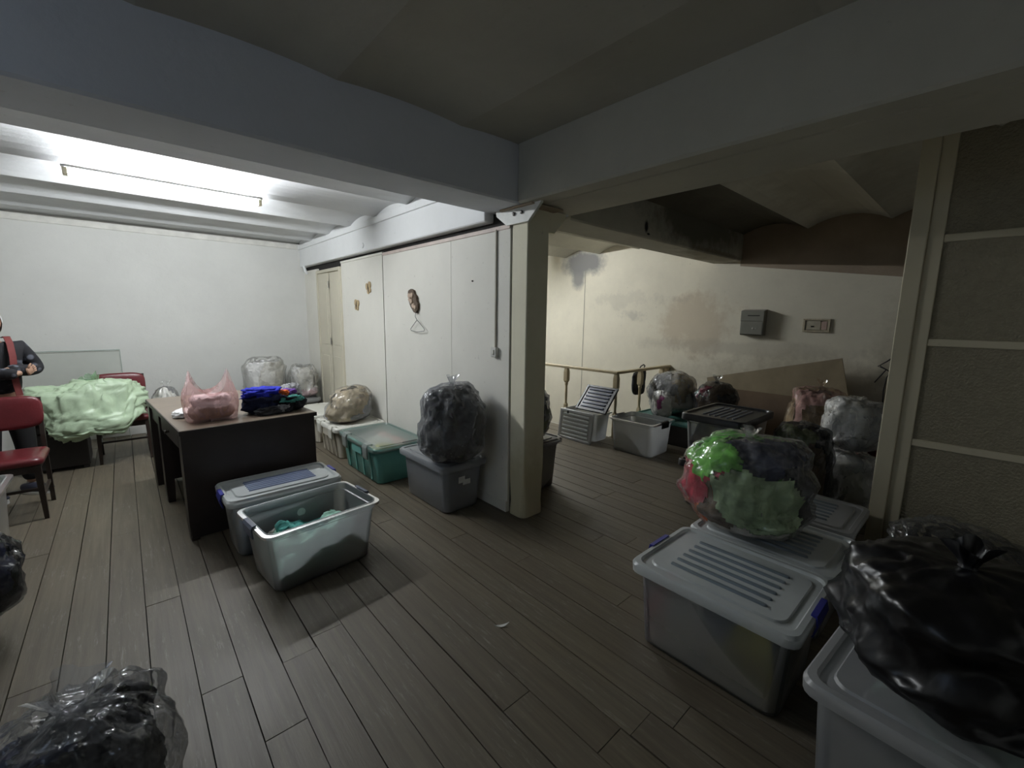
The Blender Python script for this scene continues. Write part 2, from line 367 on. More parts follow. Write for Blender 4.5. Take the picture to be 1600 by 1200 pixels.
for z in (.35, 1.15, 1.9): build('hinge', MB().tube([(2.085, 5.999, z - .045), (2.085, 5.999, z + .045)], .007), mat('hinge_metal', (.45, .43, .38), .5, metal=.6), dr)
# --- column
m_col = wallmat('column_paint', (0.80, 0.76, 0.60), [((2.2, 2.25, 0.1), (.5, .5, .5), (0.42, 0.37, 0.20), 0.55, 1.2)], bump=0.10, var=0.06)
def ring(w, d, r, z): return [(2.215 + px, 2.285 + py, z) for px, py in rrect(w, d, r, 4)]
cl = struct('column', MB().loft([ring(.225, .175, .05, 0), ring(.225, .175, .05, .03), ring(.215, .165, .045, .10), ring(.21, .16, .012, .35), ring(.21, .16, .008, 2.25)]), m_col, 'square cream column in the middle of the room', 'column')
cl.data.polygons.foreach_set('use_smooth', [False] * len(cl.data.polygons))
m_plate = mat('plate_paint', (.74, .74, .70), .5)
g1 = build('gusset_plate', MB().prism([(2.06, 2.25), (2.52, 2.25), (2.51, 2.215), (2.40, 2.14), (2.18, 2.14), (2.07, 2.235)], 'x', 2.086, 2.108), m_plate, cl)
for y in (2.24, 2.32): build('bolt', MB().lathe([(.013, 0), (.013, .01), (.009, .014), (0, .015)], n=6).xform(Matrix.Translation((2.086, y, 2.205)) @ Matrix.Rotation(-PI / 2, 4, 'Y')), mat('bolt_metal', (.18, .17, .16), .5, metal=.5), g1)
build('gusset_plate', MB().prism([(2.30, 2.25), (2.50, 2.25), (2.49, 2.21), (2.38, 2.10), (2.30, 2.10)], 'y', 2.21, 2.232), m_col, cl)
build('cap_plate', MB().rbox(2.06, 2.37, 2.12, 2.45, 2.238, 2.249, .003, .003), mat('rusty_cap', (.42, .33, .24), .7), cl)
# --- right hand partition: painted frame with pebbled panels
m_frame = wallmat('partition_frame_paint', (0.55, 0.50, 0.37), bump=0.05, var=0.06)
m_pebble = mat('pebbled_board', (.27, .24, .165), .5, var=.10, scale=30, bump=1.0, bscale=75, coord='Position')
wp = struct('wall_partition', MB().box(3.555, 3.60, Y0, .33, 0, 2.62), m_gap, 'partition of pebbled panels in a cream frame, right')
build('post', MB().rbox(3.50, 3.62, .33, .412, 0, 2.62, .004, .006), m_frame, wp)
for y0, y1 in ((.262, .33), (-.66, -.60), (-1.5, -1.44)): build('stile', MB().rbox(3.525, 3.60, y0, y1, 0, 2.62, .004, .004), m_frame, wp)
for ya, yb in ((-.60, .262), (-1.44, -.66)):
    zs = [0.0, .17, .757, 1.365, 1.957, 2.60]
    for z in zs[:-1]: build('rail', MB().rbox(3.53, 3.60, ya, yb, z, z + .042, .004, .004), m_frame, wp)
    for a, b in zip(zs[:-1], zs[1:]): build('panel', MB().box(3.545, 3.56, ya, yb, a + .042, b), m_pebble, wp)

# --- unseen window added as cool fill light for the near beam and ceiling
wn = struct('fill_window_1', MB().rbox(X0 - .09, X0 + .01, .90, .95, 2.05, 2.52, .004, .004).rbox(X0 - .09, X0 + .01, 2.15, 2.20, 2.05, 2.52, .004, .004).rbox(X0 - .09, X0 + .01, .95, 2.15, 2.47, 2.52, .004, .004).rbox(X0 - .09, X0 + .01, .95, 2.15, 2.05, 2.10, .004, .004).rbox(X0 - .09, X0 + .01, 1.53, 1.57, 2.10, 2.47, .004, .004), m_trim, 'added fill light built as a framed transom window, unseen left of the camera', 'window')
for ya, yb in ((.95, 1.53), (1.57, 2.15)): build('pane', MB().box(X0 - .06, X0 - .05, ya, yb, 2.10, 2.47), emis('fill_pane', (.55, .72, 1.0), COOL_FILL), wn)

# ================================================================== LAMPS
def fluorescent(label, loc, rz, power, name='fluorescent_lamp'):
    t = thing(name, label, 'lamp', loc, rz)
    build('housing', MB().prism([(-.032, 0), (.032, 0), (.024, .045), (-.024, .045)], 'x', -.62, .62), mat('lamp_housing', (.75, .74, .70), .4), t)
    build('tube', MB().tube([(-.59, 0, -.030), (.59, 0, -.030)], .0165, 12), emis('tube_glow_%d' % power, (0.93, 0.97, 1.0), power), t, smooth=True)
    for s in (-1, 1):
        build('lamp_holder', MB().rbox(s * .60 - .014, s * .60 + .014, -.022, .022, -.052, .004, .003, .005), mat('lamp_holder', (.68, .63, .45), .5), t)
    for x in (-.45, .38): build('mounting_block', MB().box(x, x + .07, -.02, .02, .045, .115), mat('lamp_housing', (.75, .74, .70), .4), t)
    return t
fluorescent('long fluorescent tube lamp glowing on the left ceiling', (.40, 4.475, 2.492), 0, TUBE_POWER)
fluorescent('fluorescent tube lamp on the stair room ceiling behind the panelled wall', (4.05, 5.35, 2.515), 0, TUBE_POWER_2)

# ================================================================== BINS
def bin_(name, label, loc, w, d, h, m_body, rz=0.0, taper=.035, lid=None, m_lid=None, m_rib=None, latch=None, m_latch=None, r=.05, group=None,
         ribs=0, rim=.014, cat='storage bin', stick=None):
    """moulded storage bin: w along local x, d along local y; latch = 'ends' | 'side' ; lid = None | 'ribbed' | 'flat' | 'frame'"""
    t = thing(name, label, cat, loc, rz, group)
    rr = lambda W_, D_, z, rad=r: [(px, py, z) for px, py in rrect(W_, D_, rad, 4)]
    wb, db = w - 2 * taper, d - 2 * taper; th = .004
    body = MB().loft([rr(wb - .02, db - .02, 0.001), rr(wb, db, .012), rr(w - .03, d - .03, h - .05), rr(w - .016, d - .016, h - .045), rr(w - .012, d - .012, h)], True, False)
    body.loft([rr(w - .012, d - .012, h), rr(w - .02, d - .02, h), rr(w - .024, d - .024, h - .045), rr(w - .038, d - .038, h - .05), rr(wb - 2 * th, db - 2 * th, .018), rr(wb - .03, db - .03, .008)], False, True)
    if ribs:
        for s in (-1, 1):
            for k in range(ribs):
                u = (k + .5) / ribs - .5
                x0, x1 = u * wb * .9 - .012, u * wb * .9 + .012
                yb, yt = s * db / 2, s * (d - .03) / 2
                body.loft([[(x0, yb - .002 * s, .02), (x1, yb - .002 * s, .02), (x1, yb + .008 * s, .02), (x0, yb + .008 * s, .02)],
                           [(x0, yt - .002 * s, h - .06), (x1, yt - .002 * s, h - .06), (x1, yt + .008 * s, h - .06), (x0, yt + .008 * s, h - .06)]])
    build('body', body, m_body, t, auto=40)
    zr = h
    build('rim', MB().loft([rr(w - .02, d - .02, zr - .004), rr(w + 2 * rim, d + 2 * rim, zr - .006), rr(w + 2 * rim, d + 2 * rim, zr - .022), rr(w + 2 * rim - .006, d + 2 * rim - .006, zr - .022),
               rr(w + 2 * rim - .006, d + 2 * rim - .006, zr - .008), rr(w - .014, d - .014, zr - .006)], False, False), m_body, t, auto=40)
    if lid:
        W_, D_ = w + 2 * rim + .008, d + 2 * rim + .008; z0 = h + .001
        if lid == 'frame':
            L = MB().loft([rr(W_, D_, z0 - .03), rr(W_, D_, z0 + .012), rr(W_ - .012, D_ - .012, z0 + .022), rr(W_ - .05, D_ - .05, z0 + .022), rr(W_ - .06, D_ - .06, z0 + .008)], False, True)
        else:
            L = MB().loft([rr(W_, D_, z0 - .028), rr(W_ + .004, D_ + .004, z0 + .006), rr(W_ - .012, D_ - .012, z0 + .018), rr(W_ - .05, D_ - .05, z0 + .020), rr(W_ - .064, D_ - .064, z0 + .008),
                           rr(W_ - .12, D_ - .12, z0 + .008), rr(W_ - .13, D_ - .13, z0 + .016)], False, True)
        lo = build('lid', L, m_lid or m_body, t, auto=40)
        if lid in ('ribbed', 'frame'):
            n = 6; zz = z0 + (.016 if lid == 'ribbed' else .008); half = (w - .24) / 2
            for k in range(n):
                y = (k / (n - 1) - .5) * (d - .22)
                build('lid_rib', MB().loft([[(px, y + py, zz) for px, py in rrect(2 * half, .020, .0099, 3)], [(px, y + py, zz + .008) for px, py in rrect(2 * half - .008, .011, .0054, 3)]], False, True), m_rib or m_lid or m_body, lo, auto=50)
    if latch == 'ends':
        for s in (-1, 1):
            up = .020 if lid else .002; o_ = rim + (.008 if lid else 0)
            prof = [(s * (w / 2 + o_ - .016), h + up), (s * (w / 2 + o_ - .016), h + up + .006), (s * (w / 2 + o_ + .004), h + up + .004), (s * (w / 2 + o_ + .012), h - .012), (s * (w / 2 + rim + .008), h - .065), (s * (w / 2 + rim + .001), h - .065), (s * (w / 2 + o_ + .004), h - .02), (s * (w / 2 + o_ + .001), h + up - .004)]
            build('latch', MB().prism(prof, 'y', -d * .15, d * .15), m_latch, t)
    if latch == 'side':
        for k in (-.29, .29):
            for s in (-1,):
                y = s * (d / 2 + rim)
                prof = [(y - s * .045, h + .012), (y - s * .045, h + .026), (y + s * .006, h + .026), (y + s * .020, h - .005), (y + s * .016, h - .10), (y + s * .002, h - .12), (y + s * .001, h - .06), (y + s * .006, h - .01), (y + s * .004, h + .012)]
                build('latch', MB().prism(prof, 'x', k * w - .045, k * w + .045), m_latch, t)
        build('label_slot', MB().rbox(-.11, .11, -(d / 2 + .008), -(d / 2 - .012), h - .11, h - .03, .003, .004), m_body, t)
    return t

def heap(name, label, loc, w, d, h, mats, seed, rz=0.0, parts=5, cat='clothes', amp=.5, inset=0.0, group=None, under=None, tap=.92, seeds=None):
    """a heap of folded and crumpled clothes: overlapping cloth lumps, each a mesh of its own"""
    t = thing(name, label, cat, loc, rz, group); rn = random.Random(seed)
    nu, nv = 40, 30
    def top(u, v):
        x, y = (u - .5) * w, (v - .5) * d
        n = fbm(Vector((x * 5 + seed * 3.1, y * 5, seed * .7)), 3); n2 = fbm(Vector((x * 14, y * 14 + seed, .3)), 3)
        edge = min(1, 5 * min(u, 1 - u, v, 1 - v) + .35) if inset == 0 else min(1, 6 * min(u, 1 - u, v, 1 - v) + .12)
        return h * edge * (1 + amp * n) + .018 * n2
    def sq(u, v, k): 
        k *= 1 - .075 * (2 * u - 1) ** 2 * (2 * v - 1) ** 2
        return (u - .5) * w * k, (v - .5) * d * k
    sd = list(seeds) if seeds else [(rn.random(), rn.random()) for _ in range(parts)]
    cells = {}
    for j in range(nv - 1):
        for i in range(nu - 1):
            u, v = (i + .5) / (nu - 1), (j + .5) / (nv - 1)
            wx = .12 * fbm(Vector((u * 4, v * 4, seed * 1.3)), 2); wy = .12 * fbm(Vector((u * 4, v * 4, seed * 2.3 + 9)), 2)
            q = min(range(parts), key=lambda k: (sd[k][0] - u - wx) ** 2 + (sd[k][1] - v - wy) ** 2)
            cells.setdefault(q, []).append((i, j))
    for q, fs in cells.items():
        mb = MB(); idx = {}; S = set(fs)
        def vid(i, j, low):
            k = (i, j, low)
            if k not in idx:
                u, v = i / (nu - 1), j / (nv - 1)
                z = (.55 * max(.006, top(u, v)) if under else 0.0) if low else max(.006, top(u, v) + .012 * (q % 3))
                cx, cy = sq(u, v, tap if low and not under else (1 + tap) / 2 if low else 1); idx[k] = len(mb.v); mb.v.append((cx, cy, z))
            return idx[k]
        for i, j in fs:
            mb.f.append((vid(i, j, 0), vid(i + 1, j, 0), vid(i + 1, j + 1, 0), vid(i, j + 1, 0)))
            for (di, dj, a, b) in ((-1, 0, (i, j + 1), (i, j)), (1, 0, (i + 1, j), (i + 1, j + 1)), (0, -1, (i, j), (i + 1, j)), (0, 1, (i + 1, j + 1), (i, j + 1))):
                if (i + di, j + dj) not in S: mb.f.append((vid(*b, 0), vid(*a, 0), vid(*a, 1), vid(*b, 1)))
        build('garment', mb, mats[q % len(mats)], t, smooth=True)
    if under:
        edge = [(i / 20, 0) for i in range(20)] + [(1, i / 20) for i in range(20)] + [(1 - i / 20, 1) for i in range(20)] + [(0, 1 - i / 20) for i in range(20)]
        rg = lambda k, f: [(*sq(u, v, k), f * max(.006, top(u, v))) for u, v in edge]
        build('garment', MB().loft([rg(tap - .01, 0), rg(tap + .01, .2), rg((1 + tap) / 2 + .005, .62), rg(.85, .66)]), under, t, smooth=True)
    return t

# ================================================================== BAGS
def hullfn(rx, ry, h, seed, zc=.42, eb=.55, et=.85, lump=.17, pleat=.06, crink=.005, npl=13, lean=(0, 0), cf=6.0, p0=.55):
    def P(phi, v, k=1.0):
        th = -PI / 2 + PI * v; s, c = math.sin(th), max(0, math.cos(th))
        if s < 0: zz, r = -abs(s) ** eb, c ** eb
        else: zz, r = s ** et, c ** et
        z = h * zc + (zz * h * zc if zz < 0 else zz * h * (1 - zc))
        dx, dy = math.cos(phi), math.sin(phi)
        q = Vector((dx * r * 1.3, dy * r * 1.3, zz * 1.3)) + Vector((seed * 5.3, seed * 2.1, seed * 3.7))
        n = fbm(q * 1.2, 3)
        up = ss(p0, .97, v)
        f = 1 + lump * n + pleat * up * (math.sin(npl * phi + 3 * noise.noise(q * .8) + seed) + .5 * math.sin(2.37 * npl * phi + 4 * noise.noise(q * 1.3)))
        cr = crink * (1 - 2 * abs(noise.noise(q * cf))) + crink * .6 * (1 - 2 * abs(noise.noise(q * cf * 2.3)))
        R_ = r * f * k
        x, y = (rx * R_ + cr * k) * dx if r > .02 else rx * R_ * dx, (ry * R_ + cr * k) * dy if r > .02 else ry * R_ * dy
        t = (z / h) ** 1.5
        z2 = max(0.0, z * k + h * (1 - k) * zc * .9 + cr * .6 + h * .05 * n * (1 if zz > -.6 else 0))
        return (x + lean[0] * t, y + lean[1] * t, z2)
    return P
def tuft(rad, hgt, seed, n=28):
    mb = MB(); rings = []
    for j, (rr_, zz) in enumerate(((1.5, -.35), (.8, -.08), (.55, .12), (.7, .35), (1.15, .7), (1.5, 1.0))):
        rings.append([(rad * rr_ * (1 + (.35 * zz if zz > 0 else .1) * math.sin(k * 5 * 2 * PI / n + seed + j * .3)) * math.cos(2 * PI * k / n) + .25 * rad * zz,
                       rad * rr_ * (1 + (.3 * zz if zz > 0 else .1) * math.sin(k * 4 * 2 * PI / n + seed * 2)) * math.sin(2 * PI * k / n),
                       hgt * (zz + .18 * max(0, zz) * math.sin(k * 3 * 2 * PI / n + seed))) for k in range(n)])
    return mb.loft(rings, False, False)
def bag(name, label, loc, rx, ry, h, m_film, conts, seed, rz=0.0, knot=.03, cells=7, fill=.96, cat='plastic bag', group=None, tiltx=0.0, nu=84, nv=46, dirs=None, hi=False, ck=.962, m_knot=None, kh=.07, **hk):
    t = thing(name, label, cat, loc, rz, group)
    if tiltx: t.rotation_euler[0] = tiltx
    P = hullfn(rx, ry, h, seed, **hk)
    build('bag_film', MB().grid(lambda u, v: P(2 * PI * u, v), nu, nv, True), m_film, t, smooth=True)
    if conts:
        rn = random.Random(seed * 13 + 1); nu2, nv2 = (110, 66) if hi else (60, 36)
        ds = [Vector((rn.gauss(0, 1), rn.gauss(0, 1), rn.gauss(0, .8))).normalized() for _ in range(cells)]
        if dirs: ds = [Vector(q).normalized() for q in dirs]; cells = len(ds)
        top = int(nv2 * fill)
        cmap = {}
        for j in range(top - 1):
            for i in range(nu2):
                ph, v = 2 * PI * (i + .5) / nu2, (j + .5) / (nv2 - 1)
                th = -PI / 2 + PI * v
                dv = Vector((math.cos(ph) * math.cos(th), math.sin(ph) * math.cos(th), math.sin(th)))
                dv2 = dv + .35 * nvec(dv * 2.2 + Vector((seed, 0, 0))) + .10 * nvec(dv * 8 + Vector((0, seed, 0)))
                q = max(range(cells), key=lambda k: ds[k].dot(dv2))
                cmap.setdefault(q, []).append((i, j))
        for q, fs in cmap.items():
            mb = MB(); idx = {}
            def vid(i, j):
                i %= nu2
                if (i, j) not in idx:
                    v = j / (nv2 - 1); p = P(2 * PI * i / nu2, v, ck)
                    w_ = fbm(Vector(p) * 13 + Vector((seed, q * 3, 0)), 3) * .018 - .016 * ((q * 7) % 3) / 2 - .008
                    k = 1 + w_ / max(rx, .05)
                    idx[(i, j)] = len(mb.v); mb.v.append((p[0] * k, p[1] * k, max(.004, p[2] + w_ * .6)))
                return idx[(i, j)]
            for i, j in fs: mb.f.append((vid(i, j), vid(i + 1, j), vid(i + 1, j + 1), vid(i, j + 1)))
            build('garment', mb, conts[q % len(conts)], t, smooth=True)
    if knot:
        pt = P(0, 1.0); kn = build('knot', tuft(knot, kh, seed), m_knot or m_film, t, loc=(pt[0], pt[1], pt[2] - .004), smooth=True)
    return t
# colours of cloth
C = {}
for nm, c in dict(black=(.012, .012, .016), navy=(.02, .025, .06), charcoal=(.05, .05, .055), grey=(.22, .22, .23), pale=(.74, .72, .67), white=(.88, .87, .85), beige=(.45, .37, .25), tan=(.36, .28, .18),
                  brown=(.14, .095, .06), maroon=(.20, .02, .035), red=(.42, .035, .06), orange=(.75, .16, .04), green=(.10, .42, .05), lime=(.18, .55, .08), sage=(.46, .61, .36), olive=(.16, .18, .08),
                  teal=(.10, .36, .32), mint=(.35, .60, .48), blue=(.03, .04, .48), slate=(.20, .24, .32), purple=(.13, .05, .28), lilac=(.42, .40, .55), pink=(.62, .32, .36), rose=(.66, .45, .48), yellow=(.55, .52, .12), skyblue=(.30, .42, .60), forest=(.03, .07, .045), magenta=(.45, .05, .28)).items():
    C[nm] = cloth('cloth_' + nm, c, var=.08 if min(c) > .5 else .2)
CL = lambda *a: [C[x] for x in a]
F_clear = film('clear_film', (.985, .985, .98), .10, (.93, .93, .91), wr=.30)
F_milky = film('milky_film', (.98, .98, .97), .22, (.92, .92, .90))
F_smoke = film('smoky_film', (.88, .89, .91), .26, (.66, .67, .69), rough=.14, wr=.35)
F_dark = film('dark_clear_film', (.70, .71, .73), .07, (.40, .41, .42), rough=.12, wr=.5)
def blackfilm(name, col, rough):
    m, nt, out = newmat(name)
    tc = scaled(nt, N(nt, 'TexCoord').outputs['Object'], (1, 1, .7))
    w1 = N(nt, 'TexNoise', {'Vector': tc, 'Scale': 5.0, 'Detail': 1.5, 'Distortion': 1.5}).outputs[0]
    p = N(nt, 'BsdfPrincipled', {'Base Color': col, 'Roughness': rough, 'Normal': N(nt, 'Bump', {'Height': w1, 'Strength': .4, 'Distance': .03}).outputs[0]})
    nt.links.new(p.outputs[0], out.inputs[0]); return m
F_black = blackfilm('black_bag_film', (.003, .003, .004), .34)
F_green = film('green_film', (.75, .93, .77), .35, (.42, .66, .42), rough=.25)
F_pink = film('pink_film', (.99, .86, .85), .24, (.94, .66, .66), rough=.2)
F_white = film('white_film', (.95, .95, .96), .40, (.80, .80, .84), rough=.22)
F_brown = film('brownish_film', (.93, .87, .80), .12, (.55, .46, .38), rough=.18)
P_clear = plastic('bin_clear', (.95, .98, 1.0), .70, tint=(.97, .98, .98))
P_milk = plastic('bin_milky', (.96, .97, .97), .36, tint=(.97, .98, .98))
P_grey = plastic('bin_smoky', (.84, .87, .92), .40)
P_lid = plastic('bin_lid_clear', (.90, .95, .94), .30, tint=(.97, .98, .98), thru=.32)
P_lidb = plastic('bin_lid_rib', (.40, .48, .74), .30, thru=.3)
P_dark = plastic('bin_dusky', (.50, .50, .49), .78, tint=(.95, .95, .95))
M_beige = mat('bin_beige', (.60, .56, .47), .45, var=.05)
M_cream = mat('bin_lid_cream', (.72, .71, .64), .45, var=.04)
M_teal = mat('bin_teal', (.16, .44, .39), .40, var=.06)
P_teallid = plastic('bin_lid_teal', (.78, .88, .82), .58)
M_tealr = mat('bin_rim_teal', (.50, .74, .65), .4)
M_latw = plastic('latch_milky', (.70, .78, .74), .15)
M_blackp = mat('black_plastic', (.015, .015, .017), .38)
M_slate = mat('slate_plastic', (.10, .12, .17), .4)
M_bluep = mat('blue_plastic', (.03, .035, .26), .35)
M_label = mat('paper_label', (.78, .78, .76), .7)

# ================================================================== OBJECTS: bins on the floor
Q = -PI / 2
ob = bin_('storage_bin', 'open clear storage bin half full of green clothes', (.745, 2.625, 0), .64, .46, .37, P_clear, R(6), latch='ends', m_latch=M_slate, taper=.045)
build('sticker', MB().lathe([(.0, 0), (.026, 0), (.026, .001), (0, .0012)], n=20).xform(Matrix.Translation((.02, .203, .25)) @ Matrix.Rotation(PI / 2, 4, 'X')), M_label, ob)
heap('clothes_heap', 'mint green and dark clothes lying in the open clear bin', (.745, 2.625, .02), .545, .37, .19, CL('mint', 'teal', 'mint', 'pale', 'mint'), 3, R(6), parts=6, under=C['forest'], amp=.45)
bin_('storage_bin', 'clear bin with ribbed lid and blue latches against the dark desk', (.70, 3.115, 0), .65, .385, .375, P_clear, R(1.5), lid='ribbed', m_lid=P_lid, m_rib=P_lidb, latch='ends', m_latch=M_bluep)
heap('clothes_heap', 'tan and blue clothes inside the blue-latched bin', (.70, 3.115, .02), .57, .305, .28, CL('tan', 'pale', 'skyblue', 'tan', 'lilac'), 8, R(1.5), parts=6, amp=.12)
bin_('storage_bin', 'beige bin with cream lid carrying a bag of folded clothes', (1.80, 4.69, 0), .60, .52, .325, M_beige, Q, lid='flat', m_lid=M_cream, latch='side', m_latch=M_cream, ribs=4)
bin_('storage_bin', 'beige bin with bare cream lid beside the double door', (1.80, 5.50, 0), .70, .50, .325, M_beige, Q, lid='flat', m_lid=M_cream, latch='side', m_latch=M_cream, ribs=4)
bin_('storage_bin', 'low milky bin under the two clear bags by the back wall', (1.50, 6.52, 0), .96, .56, .33, P_milk, 0, lid='flat', m_lid=P_milk)
tb = bin_('storage_bin', 'teal storage bin with see-through mint lid and pale latches', (1.79, 3.885, 0), .82, .50, .335, M_teal, Q, lid='flat', m_lid=P_teallid, latch='side', m_latch=M_latw, ribs=4)
build('handle_slot', MB().rbox(.375, .405, .02, .17, .353, .358, .001, .012), M_blackp, tb)
heap('clothes_heap', 'pink, grey and yellow clothes under the mint lid', (1.79, 3.885, .02), .74, .415, .285, [cloth('cloth_blush', (.85, .50, .46)), C['pale'], cloth('cloth_lemon', (.70, .62, .16)), C['grey'], cloth('cloth_blush', (.85, .5, .46)), C['pale']], 5, Q, parts=6, amp=.05, seeds=((.35, .75), (.6, .35), (.95, .2), (.25, .2), (.75, .8), (.05, .6)))
gb = bin_('storage_bin', 'smoky grey bin with flat lid carrying the big round bag', (1.865, 2.93, 0), .66, .395, .375, P_grey, Q, lid='flat', m_lid=P_grey)
build('paper_label', MB().box(.327, .3285, -.06, .0, .235, .285).box(.327, .329, -.02, .05, .215, .255).xform(Matrix.Identity(4)), M_label, gb)
heap('clothes_heap', 'charcoal clothes inside the smoky grey bin', (1.865, 2.93, .02), .57, .31, .28, CL('charcoal', 'slate', 'navy', 'grey'), 12, Q, parts=5, amp=.12)
bin_('storage_bin', 'dusky bin standing just behind the column', (2.585, 2.69, 0), .50, .42, .43, P_dark, 0, lid='flat', m_lid=P_dark)
heap('clothes_heap', 'brown clothes inside the dusky bin behind the column', (2.585, 2.69, .02), .43, .35, .32, CL('charcoal', 'brown', 'olive', 'black'), 14, 0, parts=4, amp=.1)
bin_('storage_bin', 'empty clear bin under a propped black lid by the railing', (4.30, 3.34, 0), .52, .34, .36, P_milk, Q)
bin_('storage_bin', 'empty milky white bin with black latches in the stair room', (4.33, 2.585, 0), .55, .48, .385, P_milk, Q, latch='ends', m_latch=M_blackp)
# loose lids
def loose_lid(label, loc, ly, lz, mat_, mrib, m_edge, lean, edge=.03):
    t = thing('bin_lid', label, 'lid', loc); t.rotation_euler = (0, lean, 0)
    build('lid_panel', MB().rbox(-.004, .004, -ly / 2 + .01, ly / 2 - .01, .01, lz - .01, .002, .003), mat_, t)
    for a in ((-ly / 2, -ly / 2 + edge, 0, lz), (ly / 2 - edge, ly / 2, 0, lz), (-ly / 2 + edge, ly / 2 - edge, 0, edge), (-ly / 2 + edge, ly / 2 - edge, lz - edge, lz)):
        build('lid_edge', MB().rbox(-.014, .012, *a, .003, .004), m_edge, t)
    for k in range(6):
        z = lz * (.16 + .136 * k)
        build('lid_rib', MB().prism([(-.004, z - .016), (-.016, z - .009), (-.016, z + .009), (-.004, z + .016)], 'y', -ly / 2 + .06, ly / 2 - .06), mrib, t)
    return t
ld = loose_lid('clear ribbed lid leaning on the front of the empty bin', (4.035, 3.33, .001), .52, .37, P_milk, P_lid, P_milk, R(8))
build('sticker', MB().lathe([(0, 0), (.018, 0), (.018, .001), (0, .0015)], n=16).xform(Matrix.Translation((-.017, .13, .335)) @ Matrix.Rotation(-PI / 2, 4, 'Y')), M_blackp, ld)
loose_lid('black edged blue ribbed lid propped on top of the empty bin', (4.17, 3.20, .376), .46, .37, mat('lid_navy', (.02, .025, .045), .3), mat('slate_gloss', (.05, .06, .10), .2), M_blackp, R(42))
# stack with black lids
for z, lb, cl_ in ((0, 'lower clear bin of the stack with black lids', ('brown', 'charcoal', 'black', 'maroon')), (.386, 'upper clear bin of the stack, black ribbed lid on top', ('yellow', 'black', 'grey', 'brown', 'yellow'))):
    bin_('storage_bin', lb, (3.615, 1.375, z), .64, .45, .355, P_dark if z == 0 else P_clear, 0, lid='frame', m_lid=M_blackp, m_rib=M_slate, group='stack of two bins with black lids')
    heap('clothes_heap', 'dark red-brown clothes in the lower stacked bin' if z == 0 else 'yellow and black clothes in the upper stacked bin', (3.615, 1.375, z + .02), .57, .38, .29, CL(*cl_), 21 + int(z * 10), 0, parts=6, amp=.08)
# right foreground
bin_('storage_bin', 'large clear bin with ribbed lid in the right foreground', (1.905, .66, 0), .64, .50, .385, plastic('bin_clear_front', (.86, .90, .92), .80, tint=(.98, .985, .98)), Q, lid='ribbed', m_lid=P_lid, m_rib=plastic('bin_lid_rib_grey', (.46, .54, .60), .3), latch='ends', m_latch=M_bluep)
heap('clothes_heap', 'red, white, slate and yellow clothes in the foreground bin', (1.905, .66, .02), .575, .435, .31, [C['skyblue'], cloth('cloth_coral', (.62, .12, .15)), C['white'], cloth('cloth_lemon', (.70, .62, .16)), C['grey'], C['pale'], C['slate']], 31, Q, parts=7, amp=.10, seeds=((.45, .7), (.05, .05), (.32, .1), (.78, .05), (1.0, .3), (.9, .8), (.55, .15)))
bin_('storage_bin', 'clear lidded bin under the bag of bright clothes', (2.495, .67, 0), .64, .49, .355, P_clear, Q, lid='ribbed', m_lid=P_lid, m_rib=plastic('bin_lid_rib_grey', (.46, .54, .60), .3))
heap('clothes_heap', 'dull beige clothes in the bin under the bright bag', (2.495, .67, .02), .575, .425, .29, CL('pale', 'grey', 'beige', 'slate'), 33, Q, parts=5, amp=.1)
bin_('storage_bin', 'milky lidded bin beside the foot of the partition post', (3.09, .71, 0), .62, .50, .34, P_milk, Q, lid='ribbed', m_lid=P_milk, m_rib=plastic('bin_lid_rib_grey', (.46, .54, .60), .3))
bin_('storage_bin', 'milky bin under the black bag in the right corner', (1.74, -.02, 0), .62, .50, .415, P_clear, R(-4), lid='flat', m_lid=P_milk)
heap('clothes_heap', 'dark green clothes in the right corner bin', (1.74, -.02, .02), .54, .41, .28, [cloth('cloth_bottle', (.05, .16, .09)), C['forest'], C['grey'], C['mint']], 35, R(-4), parts=5, amp=.15)
# left edge
bin_('storage_bin', 'tall milky bin at the left edge near the red chair', (-.875, 3.85, 0), .50, .50, .47, P_milk, 0, rim=.018)
bin_('crate', 'low green crate under the black bag at the left edge', (-.80, 2.86, 0), .48, .50, .13, mat('crate_green', (.06, .26, .10), .45), 0, cat='crate', taper=.02)
# low bin under the bag pile and small bucket
bin_('storage_bin', 'low dark bin with teal lid under the pile of bags', (5.08, 2.49, 0), 1.0, .62, .285, mat('bin_dark', (.07, .065, .06), .5), Q, lid='flat', m_lid=mat('lid_teal_dark', (.05, .15, .13), .5))
bin_('storage_bin', 'small teal bin on the floor between chair and desk', (.29, 5.96, 0), .27, .30, .20, M_teal, 0, r=.07)

# ================================================================== BAGS
bag('plastic_bag', 'big round smoky bag of dark clothes on the grey bin', (1.815, 2.70, .398), .25, .245, .60, F_smoke, CL('black', 'navy', 'charcoal', 'black'), 2, zc=.45, knot=.026, eb=.7, et=.75, pleat=.04, p0=.5, npl=15, fill=.92, hi=True, nu=130, nv=60)
bag('plastic_bag', 'clear bag of folded beige and lilac clothes on the beige bin', (1.79, 4.70, .349), .27, .21, .37, F_clear, CL('beige', 'lilac', 'tan', 'beige', 'grey'), 4, rz=R(25), zc=.35, knot=0, eb=.5, et=.8, lean=(.05, .0), pleat=.02)
bag('plastic_bag', 'tall clear bag of white linen against the back wall', (1.38, 6.55, .352), .24, .20, .58, F_clear, CL('white', 'pale', 'white'), 6, zc=.5, knot=0, eb=.4, et=.45, pleat=.08, fill=.75)
bag('plastic_bag', 'shorter clear bag of white linen next to the door', (1.85, 6.50, .352), .175, .20, .44, F_milky, CL('white', 'pale', 'white', 'rose', 'white'), 7, zc=.5, knot=0, eb=.4, et=.4, pleat=.03,
    dirs=((1, 0, .3), (-.3, -1, .5), (-1, 0, .4), (0, -.8, -.8), (0, 1, 0)))
